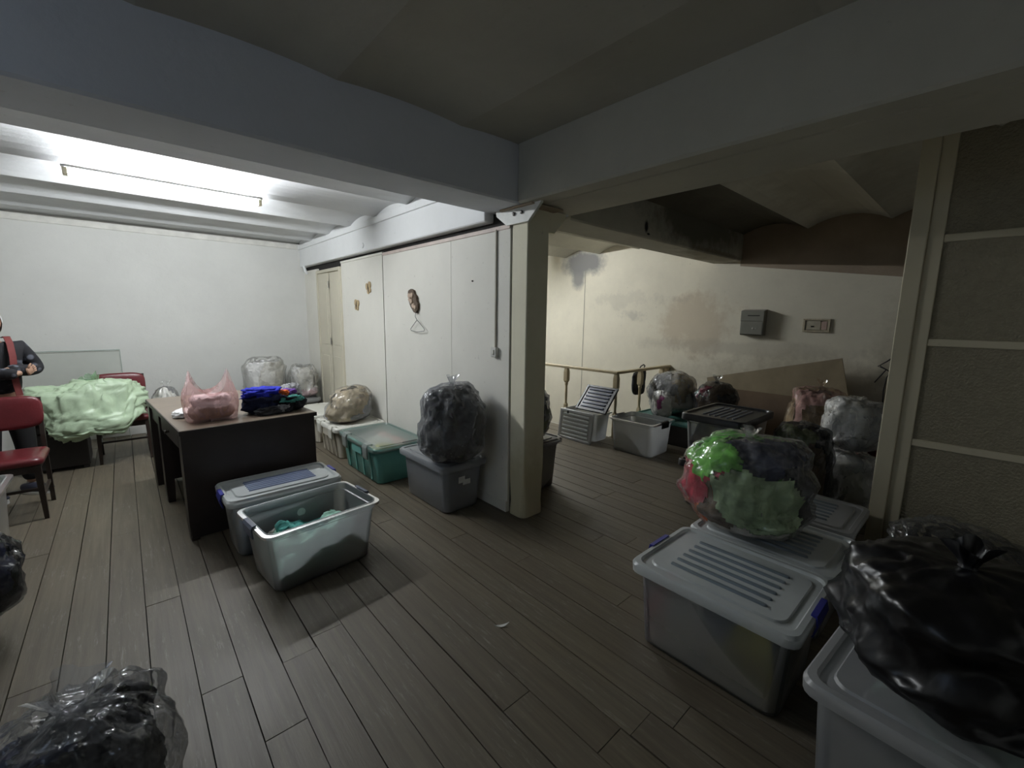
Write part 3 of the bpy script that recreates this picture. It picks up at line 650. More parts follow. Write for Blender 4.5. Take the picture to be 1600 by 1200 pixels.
bag('plastic_bag', 'clear bag of pale clothes on the small teal bin', (.285, 5.96, .203), .13, .14, .50, F_clear, CL('pale', 'grey', 'sage', 'white'), 9, zc=.45, knot=.03, pleat=.1)
bag('plastic_bag', 'bag of olive clothes on the bin behind the column', (2.60, 2.67, .452), .19, .19, .44, F_smoke, CL('olive', 'charcoal', 'brown', 'beige'), 10, zc=.5, knot=0, eb=.45, et=.5)
bag('plastic_bag', 'large pale bag lying on the low bin by the railing', (5.20, 2.68, .309), .24, .29, .52, F_milky, CL('pale', 'grey', 'beige', 'charcoal', 'pale'), 15, zc=.45, knot=0, et=.7)
bag('plastic_bag', 'dark brown bag slumped beside the pale bag', (5.18, 2.13, .309), .25, .23, .46, F_dark, CL('brown', 'black', 'charcoal', 'maroon'), 16, zc=.45, knot=.03)
bag('plastic_bag', 'small white bag with a pink flower print', (4.84, 2.63, .309), .08, .125, .33, F_milky, CL('white', 'magenta', 'pale', 'white', 'white', 'pale'), 17, zc=.45, knot=0, dirs=((-.8, -.7, .0), (-.9, -.15, .35), (-.6, .6, .3), (-.8, .1, -.45), (-.3, -.1, .95), (1, 0, 0)))
bag('plastic_bag', 'clear knotted bag of green, red and orange clothes', (2.47, .82, .384), .28, .31, .50, F_clear, CL('lime', 'red', 'orange', 'sage', 'sage', 'navy', 'charcoal', 'brown', 'pale', 'green'), 18, zc=.45, eb=.5, et=.7, knot=.032, kh=.05, m_knot=F_milky, lump=.20, fill=1.0, hi=True, nu=120, nv=60,
    dirs=((-.62, .50, .62), (-.75, .75, -.05), (-.75, .60, -.60), (-.95, -.30, -.10), (-.60, -.75, .0), (-.2, -.5, .9), (.1, -1, .4), (-.95, .20, -.45), (-.8, -.1, -.9), (.5, .5, .7)))
bag('plastic_bag', 'dim bag of dark clothes between stack and clear bags', (3.74, .87, 0), .20, .20, .74, F_dark, CL('black', 'brown', 'charcoal', 'olive'), 19, zc=.5, knot=0, eb=.45, et=.5)
bag('plastic_bag', 'lower of two stacked clear bags of cream linen', (4.13, .64, 0), .21, .20, .50, F_milky, CL('white', 'pale', 'white', 'pale'), 22, zc=.5, knot=0, eb=.45, et=.4, pleat=.02)
bag('plastic_bag', 'upper of two stacked clear bags of cream linen', (4.13, .64, .53), .21, .20, .39, F_milky, CL('white', 'pale', 'white'), 23, zc=.5, knot=.03, eb=.5, et=.55, pleat=.07, kh=.03)
bag('plastic_bag', 'tan bag of clothes in front of the leaning board', (4.78, 1.02, 0), .25, .24, .88, F_brown, CL('tan', 'rose', 'beige', 'brown'), 24, zc=.55, knot=.03, eb=.45, et=.5)
bag('plastic_bag', 'brown bag of rags in the dark corner by the wires', (5.25, .50, 0), .30, .24, .74, F_brown, CL('brown', 'maroon', 'tan', 'charcoal'), 25, zc=.5, knot=0)
bag('garbage_bag', 'large black garbage bag on the bin in the right corner', (1.74, -.03, .437), .30, .27, .37, F_black, None, 26, zc=.45, eb=.6, et=.6, knot=.035, crink=.006, lump=.20, pleat=.06, cf=4, m_knot=F_black)
bag('plastic_bag', 'crumpled clear bag of rags against the partition', (3.0, -.18, 0), .36, .30, .42, F_clear, CL('charcoal', 'brown', 'black'), 27, zc=.5, knot=0, crink=.018, lean=(.18, .22), fill=.72)
bag('plastic_bag', 'smoky knotted bag in the bottom left foreground', (-.205, 1.565, 0), .225, .22, .42, film('grey_clear_film', (.90, .91, .92), .13, (.62, .63, .64), rough=.10, wr=.4), CL('black', 'navy', 'charcoal'), 28, ck=.86, zc=.55, knot=.05, eb=.6, et=.75, lump=.12, pleat=.06, p0=.3, npl=15, kh=.09, fill=.94, m_knot=F_smoke, crink=.002, nu=190, nv=60, hi=True)
bag('garbage_bag', 'black bag resting on the green crate at the left edge', (-.70, 2.88, .132), .25, .24, .40, F_dark, CL('black', 'black', 'navy'), 29, zc=.5, knot=.035, eb=.55)
bag('plastic_bag', 'small white bag on the floor at the left edge', (-.64, 2.36, 0), .14, .14, .20, F_white, CL('white', 'pale'), 30, zc=.5, knot=.02)
bag('plastic_bag', 'crumpled white plastic bag on the desk corner', (1.01, 3.92, .762), .065, .09, .15, F_white, CL('white', 'white'), 32, zc=.4, knot=0, crink=.015, lump=.3, et=1.0)
hb = bag('cloth_bag', 'grey cloth bag hanging from the stair railing', (5.22, 3.19, .47), .14, .045, .34, C['charcoal'], None, 34, zc=.5, knot=0, eb=.4, et=.5, cat='bag')
build('strap', MB().tube([(-.06, 0, .30), (-.05, -.045, .40), (0, -.055, .42), (.05, -.045, .40), (.06, 0, .30)], .008, 6), C['charcoal'], hb, smooth=True)
# light green bag spread over the chairs
def green_sheet(u, v):
    a = 2 * PI * u; th = -PI / 2 + PI * v; sn, c = math.sin(th), max(0, math.cos(th))
    r = c ** (.35 if sn < 0 else .55); zz = -abs(sn) ** .5 if sn < 0 else sn ** .9
    q = Vector((math.cos(a) * r * 1.5, math.sin(a) * r * 1.5, zz * 1.2))
    n = fbm(q * 1.3 + Vector((3, 1, 0)), 4); n2 = 1 - 2 * abs(noise.noise(Vector((q.x * 1.5, q.y * 1.5, q.z * 6 + n)))); n3 = 1 - 2 * abs(noise.noise(q * 5))
    x = .42 * r * math.cos(a) * (1 + .22 * n) + .02 * n3; y = .25 * r * math.sin(a) * (1 + .12 * n) + (.012 * n2 - .012 * n3) * math.sin(a)
    z = .16 + (.15 * zz if zz < 0 else .19 * zz) * (1 + .35 * n) + .011 * n2
    if y < -.085: z -= .17 * ss(-.085, -.21, y) * (1 - ss(.22, .44, abs(x))) * (1 - ss(.3, .95, zz))
    else: z = max(.006, z)
    return (x, y, z)
gt = thing('plastic_bag', 'big light green plastic bag of laundry spread over chair and trunk', 'plastic bag', (-.33, 5.80, .466))
build('bag_film', MB().grid(green_sheet, 110, 56, True), mat('green_bag', (.50, .63, .44), .36, var=.15, scale=5, bump=.35, bscale=16), gt, smooth=True)
build('bag_mouth', tuft(.045, .15, 3).xform(Matrix.Translation((.09, .06, .27)) @ Matrix.Rotation(R(-25), 4, 'Y')), F_green, gt, smooth=True)

# ================================================================== DESK and what lies on it
m_dk = mat('dark_veneer', (.032, .024, .022), .42, var=.25, scale=3, bump=.05)
m_dkt = mat('desk_top_laminate', (.20, .155, .115), .28, var=.12, scale=6)
dk = thing('desk', 'dark brown wooden desk with lighter top, end panel facing us', 'desk', (.205, 3.365, 0), R(4.5))
DW, DL = .85, 1.46
build('desk_top', MB().rbox(0, DW, 0, DL, .732, .76, .003, .006), m_dkt, dk)
build('top_edge', MB().box(-.004, DW + .004, -.005, .012, .728, .757).box(-.004, .012, .012, DL, .728, .757), m_dk, dk)
build('end_panel', MB().rbox(.012, DW - .01, .012, .045, .02, .73, .002, .003), m_dk, dk)
build('end_panel', MB().rbox(.012, DW - .01, DL - .05, DL - .015, .02, .73, .002, .003), m_dk, dk)
build('back_panel', MB().rbox(DW - .05, DW - .025, .045, DL - .05, .12, .73, .002, .003), m_dk, dk)
for y0, y1 in ((.01, .10), (.86, .95), (DL - .10, DL - .01)):
    build('leg', MB().loft([[(.010, y0 + .015, 0), (.055, y0 + .015, 0), (.055, y1 - .015, 0), (.010, y1 - .015, 0)], [(.004, y0, .12), (.06, y0, .12), (.06, y1, .12), (.004, y1, .12)], [(.004, y0, .732), (.06, y0, .732), (.06, y1, .732), (.004, y1, .732)]]), m_dk, dk)
build('apron', MB().rbox(.02, .045, .10, DL - .1, .60, .732, .002, .003), m_dk, dk)
dw_ = build('drawer', MB().rbox(.008, .03, .14, .80, .615, .72, .002, .004), m_dk, dk)
build('knob', MB().lathe([(.008, 0), (.008, .012), (.014, .018), (.012, .026), (0, .028)], n=14).xform(Matrix.Translation((.008, .47, .667)) @ Matrix.Rotation(-PI / 2, 4, 'Y')), mat('knob_wood', (.04, .03, .02), .35, metal=0), dw_)
# pink shopping bag
pk = thing('shopping_bag', 'pink plastic shopping bag with two upright handles on the desk', 'plastic bag', (.415, 3.64, .762), R(5))
def pinkf(u, v):
    a = 2 * PI * u; ca, sa = math.cos(a), math.sin(a)
    ex = lambda c: math.copysign(abs(c) ** .6, c)
    bul = 1 + .10 * math.sin(PI * min(1, v * 1.2)) - .10 * max(0, v - .6)
    n = fbm(Vector((ca * 2, sa * 2, v * 3 + 4)), 3)
    x, y = .148 * ex(ca) * bul * (1 + .05 * n), .11 * ex(sa) * bul * (1 + .10 * n)
    hx = .103
    hnd = math.exp(-((abs(x) - hx) / .045) ** 2)
    t = ss(.62, 1, v)
    z = .215 * min(1, v / .8) + t * hnd * .135 + .008 * n * (v > .05)
    tt = t * hnd
    x = x * (1 - tt) + tt * (math.copysign(hx + .01, x) + (x - math.copysign(hx, x)) * .25); y *= 1 - .82 * tt
    z -= .045 * t * (1 - hnd)
    return (x, y, max(.001, z))
build('bag_film', MB().grid(pinkf, 120, 44, True).add([(pinkf(k / 40, 0)[0], pinkf(k / 40, 0)[1], .001) for k in range(40)], [tuple(reversed(range(40)))]), F_pink, pk, smooth=True)
for k, (z0, hh, m) in enumerate(((.004, .10, cloth('cloth_fawn', (.42, .30, .22))), (.10, .075, cloth('cloth_palepink', (.75, .62, .63))))):
    build('garment', MB().grid(lambda u, v: ((.134 - .01 * k) * math.copysign(abs(math.cos(2 * PI * u)) ** .6, math.cos(2 * PI * u)) * (math.sin(PI * v) ** .4 + .0), (.10 - .01 * k) * math.copysign(abs(math.sin(2 * PI * u)) ** .6, math.sin(2 * PI * u)) * math.sin(PI * v) ** .4, z0 + hh * (.5 - .5 * math.cos(PI * v)) + .014 * math.sin(PI * v) * fbm(Vector((math.cos(2 * PI * u) * 3, math.sin(2 * PI * u) * 3, v * 4 + k)), 3)), 44, 18, True), m, pk, smooth=True)
def lump(name, mb_seed, rx, ry, rz_, m, parent=None, loc=(0, 0, 0), rot=0.0, amp=.25, fr=2.0):
    def f(u, v):
        a = 2 * PI * u; th = -PI / 2 + PI * v
        d = Vector((math.cos(a) * math.cos(th), math.sin(a) * math.cos(th), math.sin(th)))
        k = 1 + amp * fbm(d * fr + Vector((mb_seed * 3.3, 0, 0)), 4) + .10 * (1 - 2 * abs(noise.noise(d * 4.5 + Vector((0, mb_seed * 2.7, 0)))))
        c_ = math.cos(th) ** .55; z_ = math.copysign(abs(math.sin(th)) ** .7, math.sin(th))
        return (rx * math.cos(a) * c_ * k, ry * math.sin(a) * c_ * k, max(0, rz_ * .5 + rz_ * .55 * z_ * k))
    return build(name, MB().grid(f, 40, 22, True), m, parent, loc, rot, smooth=True)
pl = thing('clothes_pile', 'pile of dark clothes topped with bright blue cloth on the desk', 'clothes', (.805, 3.66, .762), R(6))
for k_, (rx_, ry_, h_, cn, lc, rt) in enumerate(((.16, .11, .13, 'navy', (-.03, 0, 0), 0), (.13, .10, .11, 'black', (.09, -.03, 0), 20), (.125, .09, .065, 'blue', (-.06, .01, .115), -8), (.05, .045, .055, 'orange', (.06, -.03, .10), 0),
        (.085, .05, .05, 'purple', (.12, .03, .095), 25), (.085, .045, .045, 'teal', (.11, -.085, .07), 12), (.05, .035, .05, 'grey', (.04, -.12, .01), 0), (.10, .05, .05, 'charcoal', (-.04, -.10, .0), 5))):
    lump('garment', k_ + 1, rx_, ry_, h_, C[cn], pl, lc, R(rt), amp=.35, fr=2.4)
tag(lump('plastic_wrap', 8, .035, .03, .055, F_clear, None, (.70, 3.93, .762), amp=.4), 'small crumpled ball of clear wrap behind the blue cloth', 'plastic wrap')
tag(lump('cloth', 9, .075, .12, .035, C['white'], None, (.285, 3.88, .762), R(-10)), 'white cloth lying at the left edge of the desk', 'cloth')

# ================================================================== CHAIRS
m_vinyl = mat('maroon_vinyl', (.12, .016, .020), .32, var=.15, bump=.12, bscale=60); m_cw = mat('dark_chair_wood', (.028, .018, .014), .4, var=.2)
def chair(label, loc, rz=0.0):
    t = thing('chair', label, 'chair', loc, rz, 'maroon vinyl chairs')
    sr = lambda w, d, z, r: [(px, py, z) for px, py in rrect(w, d, r, 5)]
    build('seat', MB().loft([sr(.41, .39, .405, .04), sr(.44, .42, .415, .05), sr(.445, .425, .44, .05), sr(.42, .40, .458, .05), sr(.30, .28, .464, .05)]), m_vinyl, t, auto=60)
    build('seat_frame', MB().rbox(-.19, .19, -.18, .18, .35, .404, .003, .01), m_cw, t)
    for sx in (-1, 1):
        build('leg', MB().loft([[(sx * .195 + a * .012, -.185 + b * .012, 0) for a, b in ((-1, -1), (1, -1), (1, 1), (-1, 1))], [(sx * .185 + a * .019, -.178 + b * .019, .404) for a, b in ((-1, -1), (1, -1), (1, 1), (-1, 1))]]), m_cw, t)
        build('leg', MB().loft([[(sx * .195 + a * .013, y + b * .015, z) for a, b in ((-1, -1), (1, -1), (1, 1), (-1, 1))] for y, z in ((.235, 0), (.195, .40), (.20, .55), (.245, .84))]), m_cw, t)
        build('stretcher', MB().rbox(sx * .19 - .009, sx * .19 + .009, -.17, .21, .16, .185, .002, .003), m_cw, t)
    build('stretcher', MB().rbox(-.18, .18, .0, .02, .165, .185, .002, .003), m_cw, t)
    def back(u, v):
        a = 2 * PI * u; ca, sa = math.cos(a), math.sin(a); e = lambda c, p: math.copysign(abs(c) ** p, c)
        th = PI * v; k = math.sin(th) ** .35
        x = .215 * e(ca, .45) * k; z = .735 + .125 * e(sa, .5) * k
        return (x, .213 + (z - .73) * .15 - .026 * math.cos(th) + .10 * (x * x), z)
    build('backrest', MB().grid(back, 48, 14, True), m_vinyl, t, smooth=True)
    return t
chair('maroon vinyl chair half covered by the green bag', (-.085, 5.945, 0))
tr_ = thing('trunk', 'dark low trunk under the left side of the green bag', 'trunk', (-.575, 5.95, 0))
m_trunk = mat('trunk_dark', (.018, .015, .014), .5, var=.2)
build('trunk_body', MB().rbox(-.22, .22, -.21, .21, .03, .37, .006, .012), m_trunk, tr_)
build('trunk_lid', MB().rbox(-.225, .225, -.215, .215, .372, .462, .012, .02), m_trunk, tr_)
for x_ in (-.19, .19):
    for y_ in (-.18, .18): build('foot', MB().rbox(x_ - .02, x_ + .02, y_ - .02, y_ + .02, 0, .03, .003, .005), m_trunk, tr_)
build('clasp', MB().rbox(-.025, .025, -.222, -.212, .34, .40, .002, .004), mat('clasp_metal', (.2, .18, .14), .4, metal=.6), tr_)
chair('empty maroon vinyl chair in front of the person', (-.735, 4.66, 0))

# ================================================================== PERSON at the left edge
m_skin = mat('skin', (.42, .25, .17), .5, var=.06)
def floral():
    m, nt, out = newmat('floral_shirt')
    tc = N(nt, 'TexCoord').outputs['Object']
    v = N(nt, 'TexVoronoi', {'Vector': tc, 'Scale': 17.0}); 
    c = mixc(nt, ramp(nt, v.outputs['Distance'], .42, .30), (.005, .005, .008), (.12, .13, .16))
    n = N(nt, 'TexNoise', {'Vector': tc, 'Scale': 9.0}).outputs[0]
    c = mixc(nt, math_(nt, 'MULTIPLY', ramp(nt, n, .42, .56), 1.0), (.005, .005, .008), c)
    p = N(nt, 'BsdfPrincipled', {'Base Color': c, 'Roughness': .8}); nt.links.new(p.outputs[0], out.inputs[0]); return m
m_floral = floral()
def skinmesh(name, pts, edges, m, parent, root=0, sub=2):
    me = bpy.data.meshes.new(name); me.from_pydata([p[0] for p in pts], edges, []); me.update()
    o = bpy.data.objects.new(name, me); COL.objects.link(o); o.parent = parent; me.materials.append(m)
    sk = o.modifiers.new('skin', 'SKIN'); sk.use_smooth_shade = True
    if not me.skin_vertices: me.attributes.new('skin', 'FLOAT', 'POINT')
    for i, p in enumerate(pts):
        r = p[1]; me.skin_vertices[0].data[i].radius = r if isinstance(r, tuple) else (r, r)
        me.skin_vertices[0].data[i].use_root = i == root
    sb = o.modifiers.new('sub', 'SUBSURF'); sb.levels = sub; sb.render_levels = sub
    return o
def with_skin_layer(name, pts, edges, m, parent, root=0):
    me = bpy.data.meshes.new(name); me.from_pydata([p[0] for p in pts], edges, []); me.update(); me.materials.append(m)
    o = bpy.data.objects.new(name, me); COL.objects.link(o)
    bpy.context.view_layer.objects.active = o; o.select_set(True)
    sk = o.modifiers.new('skin', 'SKIN'); sk.use_smooth_shade = True
    for i, p in enumerate(pts):
        r = p[1]; d = me.skin_vertices[0].data[i]; d.radius = r if isinstance(r, tuple) else (r, r); d.use_root = i == root
    sb = o.modifiers.new('sub', 'SUBSURF'); sb.levels = 2; sb.render_levels = 2
    o.select_set(False); o.parent = parent
    return o
pe = thing('person', 'person in dark floral top with coral straps, arms crossed', 'person', (-.775, 5.17, 0), R(22))
body_pts = [((0, 0, .80), .11), ((0, 0, .95), .095), ((0, .0, 1.12), .11), ((0, .01, 1.25), .05), ((0, -.005, 1.33), .042),
            ((.15, 0, 1.21), .045), ((.225, -.03, 1.02), .036), ((.0, -.195, 1.05), .024), ((-.15, 0, 1.21), .045), ((-.225, -.03, 1.02), .036), ((.04, -.215, 1.015), .024), ((.09, -.20, 1.025), .022),
            ((.08, 0, .74), .075), ((.095, -.01, .43), .050), ((.11, .02, .08), .035), ((-.08, 0, .74), .075), ((-.095, -.01, .43), .050), ((-.11, .02, .08), .035)]
with_skin_layer('body', body_pts, [(0, 1), (1, 2), (2, 3), (3, 4), (2, 5), (5, 6), (6, 7), (2, 8), (8, 9), (9, 10), (10, 11), (0, 12), (12, 13), (13, 14), (0, 15), (15, 16), (16, 17)], m_skin, pe)
with_skin_layer('shirt', [((0, 0, .82), (.155, .125)), ((0, 0, .95), (.14, .115)), ((0, 0, 1.12), (.155, .125)), ((0, .01, 1.24), (.085, .075)), ((.155, 0, 1.21), .068), ((.232, -.03, 1.02), .056), ((.02, -.195, 1.05), .046), ((-.155, 0, 1.21), .068), ((-.232, -.03, 1.02), .056), ((.07, -.225, 1.02), .046)],
                [(0, 1), (1, 2), (2, 3), (2, 4), (4, 5), (5, 6), (2, 7), (7, 8), (8, 9)], m_floral, pe)
with_skin_layer('trousers', [((0, 0, .86), (.15, .125)), ((0, 0, .78), (.155, .13)), ((.085, 0, .70), .095), ((.098, -.01, .43), .068), ((.11, .02, .10), .058), ((-.085, 0, .70), .095), ((-.098, -.01, .43), .068), ((-.11, .02, .10), .058)],
                [(0, 1), (1, 2), (2, 3), (3, 4), (1, 5), (5, 6), (6, 7)], mat('black_trousers', (.006, .006, .007), .8), pe)
def headf(u, v):
    a = 2 * PI * u; th = -PI / 2 + PI * v; ca, sa, ct, st_ = math.cos(a), math.sin(a), math.cos(th), math.sin(th)
    x, y, z = .070 * ca * ct, .088 * sa * ct, .108 * st_
    if z < 0: x *= 1 - .22 * (z / -.108) ** 1.5
    face = ss(.2, .9, -sa * ct)
    y -= face * (.020 * math.exp(-(x / .012) ** 2 - ((z + .012) / .022) ** 2) + .006 * math.exp(-(x / .03) ** 2 - ((z + .055) / .012) ** 2))
    y += face * .010 * (math.exp(-((abs(x) - .030) / .014) ** 2 - ((z - .010) / .014) ** 2))
    return (x, y, z)
hd = build('head', MB().grid(headf, 48, 32, True), m_skin, pe, loc=(0, -.015, 1.415), smooth=True)
for s in (-1, 1):
    build('eye', MB().lathe([(0, -.009), (.007, -.006), (.009, 0), (.007, .006), (0, .009)], n=10).xform(Matrix.Translation((s * .029, -.073, .010))), mat('eye_white', (.6, .6, .58), .3), hd, smooth=True)
    build('ear', MB().grid(lambda u, v: (s * (.070 + .008 * math.sin(PI * v) * math.cos(2 * PI * u)), .005 + .018 * math.cos(2 * PI * u) * math.sin(PI * v), -.005 + .032 * -math.cos(PI * v) + .0 * u), 12, 8, True), m_skin, hd, smooth=True)
build('mouth', MB().grid(lambda u, v: (.022 * math.cos(2 * PI * u) * math.sin(PI * v), -.083 - .004 * math.cos(PI * v), -.055 + .007 * math.sin(2 * PI * u) * math.sin(PI * v)), 14, 6, True), mat('lips', (.35, .13, .11), .5), hd, smooth=True)
def hairf(u, v):
    a = 2 * PI * u; th = -.75 + (PI / 2 + .75) * v; sa = math.sin(a)
    low = .0 if sa > -.3 else 1.1 * ss(-.3, -.75, sa)
    th = th + low * (1 - v); k = 1.08 + .02 * noise.noise(Vector((math.cos(a) * 5, sa * 5, v * 6)))
    return (.072 * k * math.cos(a) * math.cos(th), .092 * k * sa * math.cos(th) + .004, .112 * k * math.sin(th))
build('hair', MB().grid(hairf, 44, 16, True), mat('grey_hair', (.66, .66, .64), .6, bump=.5, bscale=90), hd, smooth=True)
m_coral = mat('coral_cloth', (.16, .03, .028), .8, bump=.1)
for s in (-1, 1):
    path = [(s * .085, .06, 1.285), (s * .085, -.02, 1.30), (s * .080, -.085, 1.25), (s * .072, -.135, 1.15), (s * .066, -.142, 1.05), (s * .066, -.135, .95), (s * .075, -.14, .84)]
    rings = [[(x + dx, y + dy, z) for dx, dy in ((-.019, .004), (.019, .004), (.019, -.006), (-.019, -.006))] for x, y, z in path]
    build('strap', MB().loft(rings), m_coral, pe, auto=50)
def hand(parent, loc, rot, s):
    h = build('hand', MB().rbox(-.038, .038, -.012, .012, -.04, .04, .006, .012), m_skin, parent, loc, auto=60); h.rotation_euler = rot
    for k, (y, ln) in enumerate(((-.030, .058), (-.010, .068), (.010, .064), (.030, .050))):
        build('finger', MB().tube([(s * .034, 0, y), (s * (.034 + ln * .5), -.010, y), (s * (.034 + ln * .85), .004, y), (s * (.034 + ln), .016, y)], [.009, .0085, .008, .006], 8), m_skin, h, smooth=True)
    build('thumb', MB().tube([(-s * .015, -.004, .036), (s * .01, -.012, .060), (s * .035, -.012, .070)], [.011, .010, .007], 8), m_skin, h, smooth=True)
    return h
for h_ in (hand(pe, (.135, -.195, 1.035), (0, R(-20), R(42)), 1), hand(pe, (-.06, -.17, 1.045), (0, R(15), R(-35)), -1)): h_.scale = (.72, .72, .72)
for sx, yw in ((1, 28), (-1, 10)):
    def shoe(u, v):
        a = 2 * PI * u; th = PI * v
        r = math.sin(th) ** .5; y = -.125 * math.cos(th)
        w = .042 + .008 * math.cos(th + .4)
        z = .045 + (.045 if y > 0 else .045 - .03 * ss(0, -.12, y)) * math.sin(a) * r
        return (w * math.cos(a) * r, y, max(.018, z))
    so = build('shoe', MB().grid(shoe, 24, 18, True), mat('navy_shoe', (.02, .022, .04), .6), pe, (sx * .115, -.035, 0), R(yw), smooth=True)
    build('sole', MB().loft([[(.046 * math.cos(2 * PI * k / 20), .13 * math.sin(2 * PI * k / 20), z) for k in range(20)] for z in (.001, .020)]), mat('white_sole', (.7, .7, .68), .6), so)

# ================================================================== AGAINST THE BACK WALL: glass sheet
m_glass, nt, out = newmat('green_glass')
g_ = N(nt, 'MixShader', {0: math_(nt, 'MULTIPLY', N(nt, 'Fresnel', {'IOR': 1.45}).outputs[0], 0.5), 1: N(nt, 'BsdfTransparent', {'Color': (.985, .993, .982)}).outputs[0], 2: N(nt, 'BsdfGlossy', {'Roughness': .03}).outputs[0]})
nt.links.new(g_.outputs[0], out.inputs[0])
gp = thing('glass_sheet', 'greenish glass sheet leaning on the back wall behind the chairs', 'glass sheet', (-.53, 6.90, .001)); gp.rotation_euler = (R(-4), 0, 0)
build('pane', MB().box(-.475, .475, -.003, .003, 0, 1.055), m_glass, gp)
build('polished_edge', MB().box(-.475, .475, -.0035, .0035, 1.055, 1.059).box(.475, .478, -.0035, .0035, 0, 1.059), mat('glass_edge', (.10, .22, .16), .3), gp)

# ================================================================== RAILING round the stair
m_rail = mat('railing_paint', (.52, .43, .27), .5, var=.12)
rl = thing('stair_railing', 'cream painted wooden railing with turned balusters around the stairwell', 'railing', (4.55, 3.10, 0))
build('handrail', MB().rbox(-.03, .03, -.03, 3.4, .815, .85, .006, .01), m_rail, rl)
build('handrail', MB().rbox(.031, 1.299, -.03, .03, .815, .85, .006, .01), m_rail, rl)
build('rail_bracket', MB().prism([(1.18, .815), (1.299, .815), (1.299, .70), (1.27, .70)], 'y', -.02, .02), m_rail, rl)
def baluster(x, y):
    pr = [(.020, .32), (.024, .36), (.018, .39), (.026, .42), (.019, .46), (.017, .52), (.021, .58), (.028, .615), (.018, .63)]
    sq = lambda h_, z: [(x + a * h_, y + b * h_, z) for a, b in ((-1, -1), (1, -1), (1, 1), (-1, 1))]
    mb = MB().loft([sq(.022, 0), sq(.022, .30), sq(.016, .32)]).lathe([(.020, .31), (.016, .34), (.019, .45), (.016, .56), (.026, .60), (.017, .62)], x, y, 12).loft([sq(.016, .61), sq(.030, .64), sq(.030, .76), sq(.022, .815)])
    build('baluster', mb, m_rail, rl)
for x, y in ((0, 0), (0, .82), (0, 1.64), (0, 2.46), (.55, 0), (1.1, 0)): baluster(x, y)

# ================================================================== ON THE DAMP WALL
m_mb = mat('mailbox_paint', (.24, .235, .20), .4, var=.06, metal=.2)
mb_ = thing('mailbox', 'grey metal mailbox with a slot hanging on the damp wall', 'mailbox', (5.85, 2.01, 1.32))
build('body', MB().prism([(-.0, 0), (-.085, 0), (-.10, .02), (-.10, .17), (-.108, .175), (-.108, .295), (-.09, .30), (0, .315)], 'y', -.13, .13), m_mb, mb_)
build('slot', MB().box(-.1095, -.107, -.085, .05, .235, .245), m_gap, mb_)
dr_ = build('door', MB().rbox(-.106, -.098, -.122, .125, .012, .165, .002, .004), m_mb, mb_)
build('lock', MB().lathe([(.012, 0), (.012, .006), (.006, .008), (0, .008)], n=12).xform(Matrix.Translation((-.106, -.02, .085)) @ Matrix.Rotation(-PI / 2, 4, 'Y')), mat('lock_metal', (.6, .58, .52), .35, metal=.7), dr_)
build('keyhole_plate', MB().rbox(-.109, -.105, -.06, -.035, .078, .092, .001, .003), mat('lock_metal', (.6, .58, .52), .35, metal=.7), dr_)
eb_ = thing('fuse_box', 'flat rusty electrical cover on the damp wall beside the mailbox', 'fuse box', (5.85, 1.362, 1.455))
for y0, y1, z0, z1 in ((-.13, .13, .055, .075), (-.13, .13, -.075, -.055), (.108, .13, -.055, .055), (-.13, -.108, -.055, .055)): build('frame_strip', MB().rbox(-.020, 0, y0, y1, z0, z1, .002, .003), mat('rusty_frame', (.44, .38, .27), .6, var=.25, scale=30), eb_)
cv = build('cover', MB().rbox(-.012, 0, -.04, .10, -.05, .05, .002, .003), mat('cover_paint', (.46, .42, .32), .5, var=.12, scale=20), eb_)
build('finger_hole', MB().rbox(-.0135, -.011, .02, .05, -.02, -.005, .001, .005), m_gap, cv)
build('breaker', MB().rbox(-.016, 0, -.10, -.05, -.045, .045, .002, .003), mat('breaker', (.50, .36, .30), .6, var=.2), eb_)
wi = thing('wires', 'loose electric wires sticking out of the wall near the post', 'wire', (5.84, .72, .8))
for pts in ([(0, -.10, .40), (-.06, -.02, .31), (-.05, .05, .25), (-.08, -.02, .22), (-.05, .06, .08)], [(0, -.06, .28), (-.09, -.07, .22), (-.07, -.03, .14), (-.05, -.02, 0), (-.04, -.03, -.2)], [(0, .04, .26), (-.05, .03, .25), (-.07, -.06, .20)]):
    build('wire', MB().tube(pts, .006, 6), mat('wire_rubber', (.03, .028, .025), .6), wi, smooth=True)
m_ply = mat('old_plywood', (.30, .24, .15), .65, var=.15, scale=4)
bd = build('board', MB().rbox(-.008, .008, 0, 1.45, -.75, 0, .002, .003), m_ply); bd.location = (5.70, 1.06, 1.115); bd.rotation_euler = (R(-14.5), R(5), 0)
tag(bd, 'tilted plywood board leaning against the damp wall', 'board')
b2_ = build('board', MB().rbox(-.006, .006, 1.30, 2.46, 0, .655, .002, .003), mat('brown_hardboard', (.17, .115, .07), .7, var=.15, scale=4)); b2_.location = (5.56, 0, .001); b2_.rotation_euler = (0, R(5), 0)
tag(b2_, 'low brown hardboard standing in front of the tilted board', 'board')

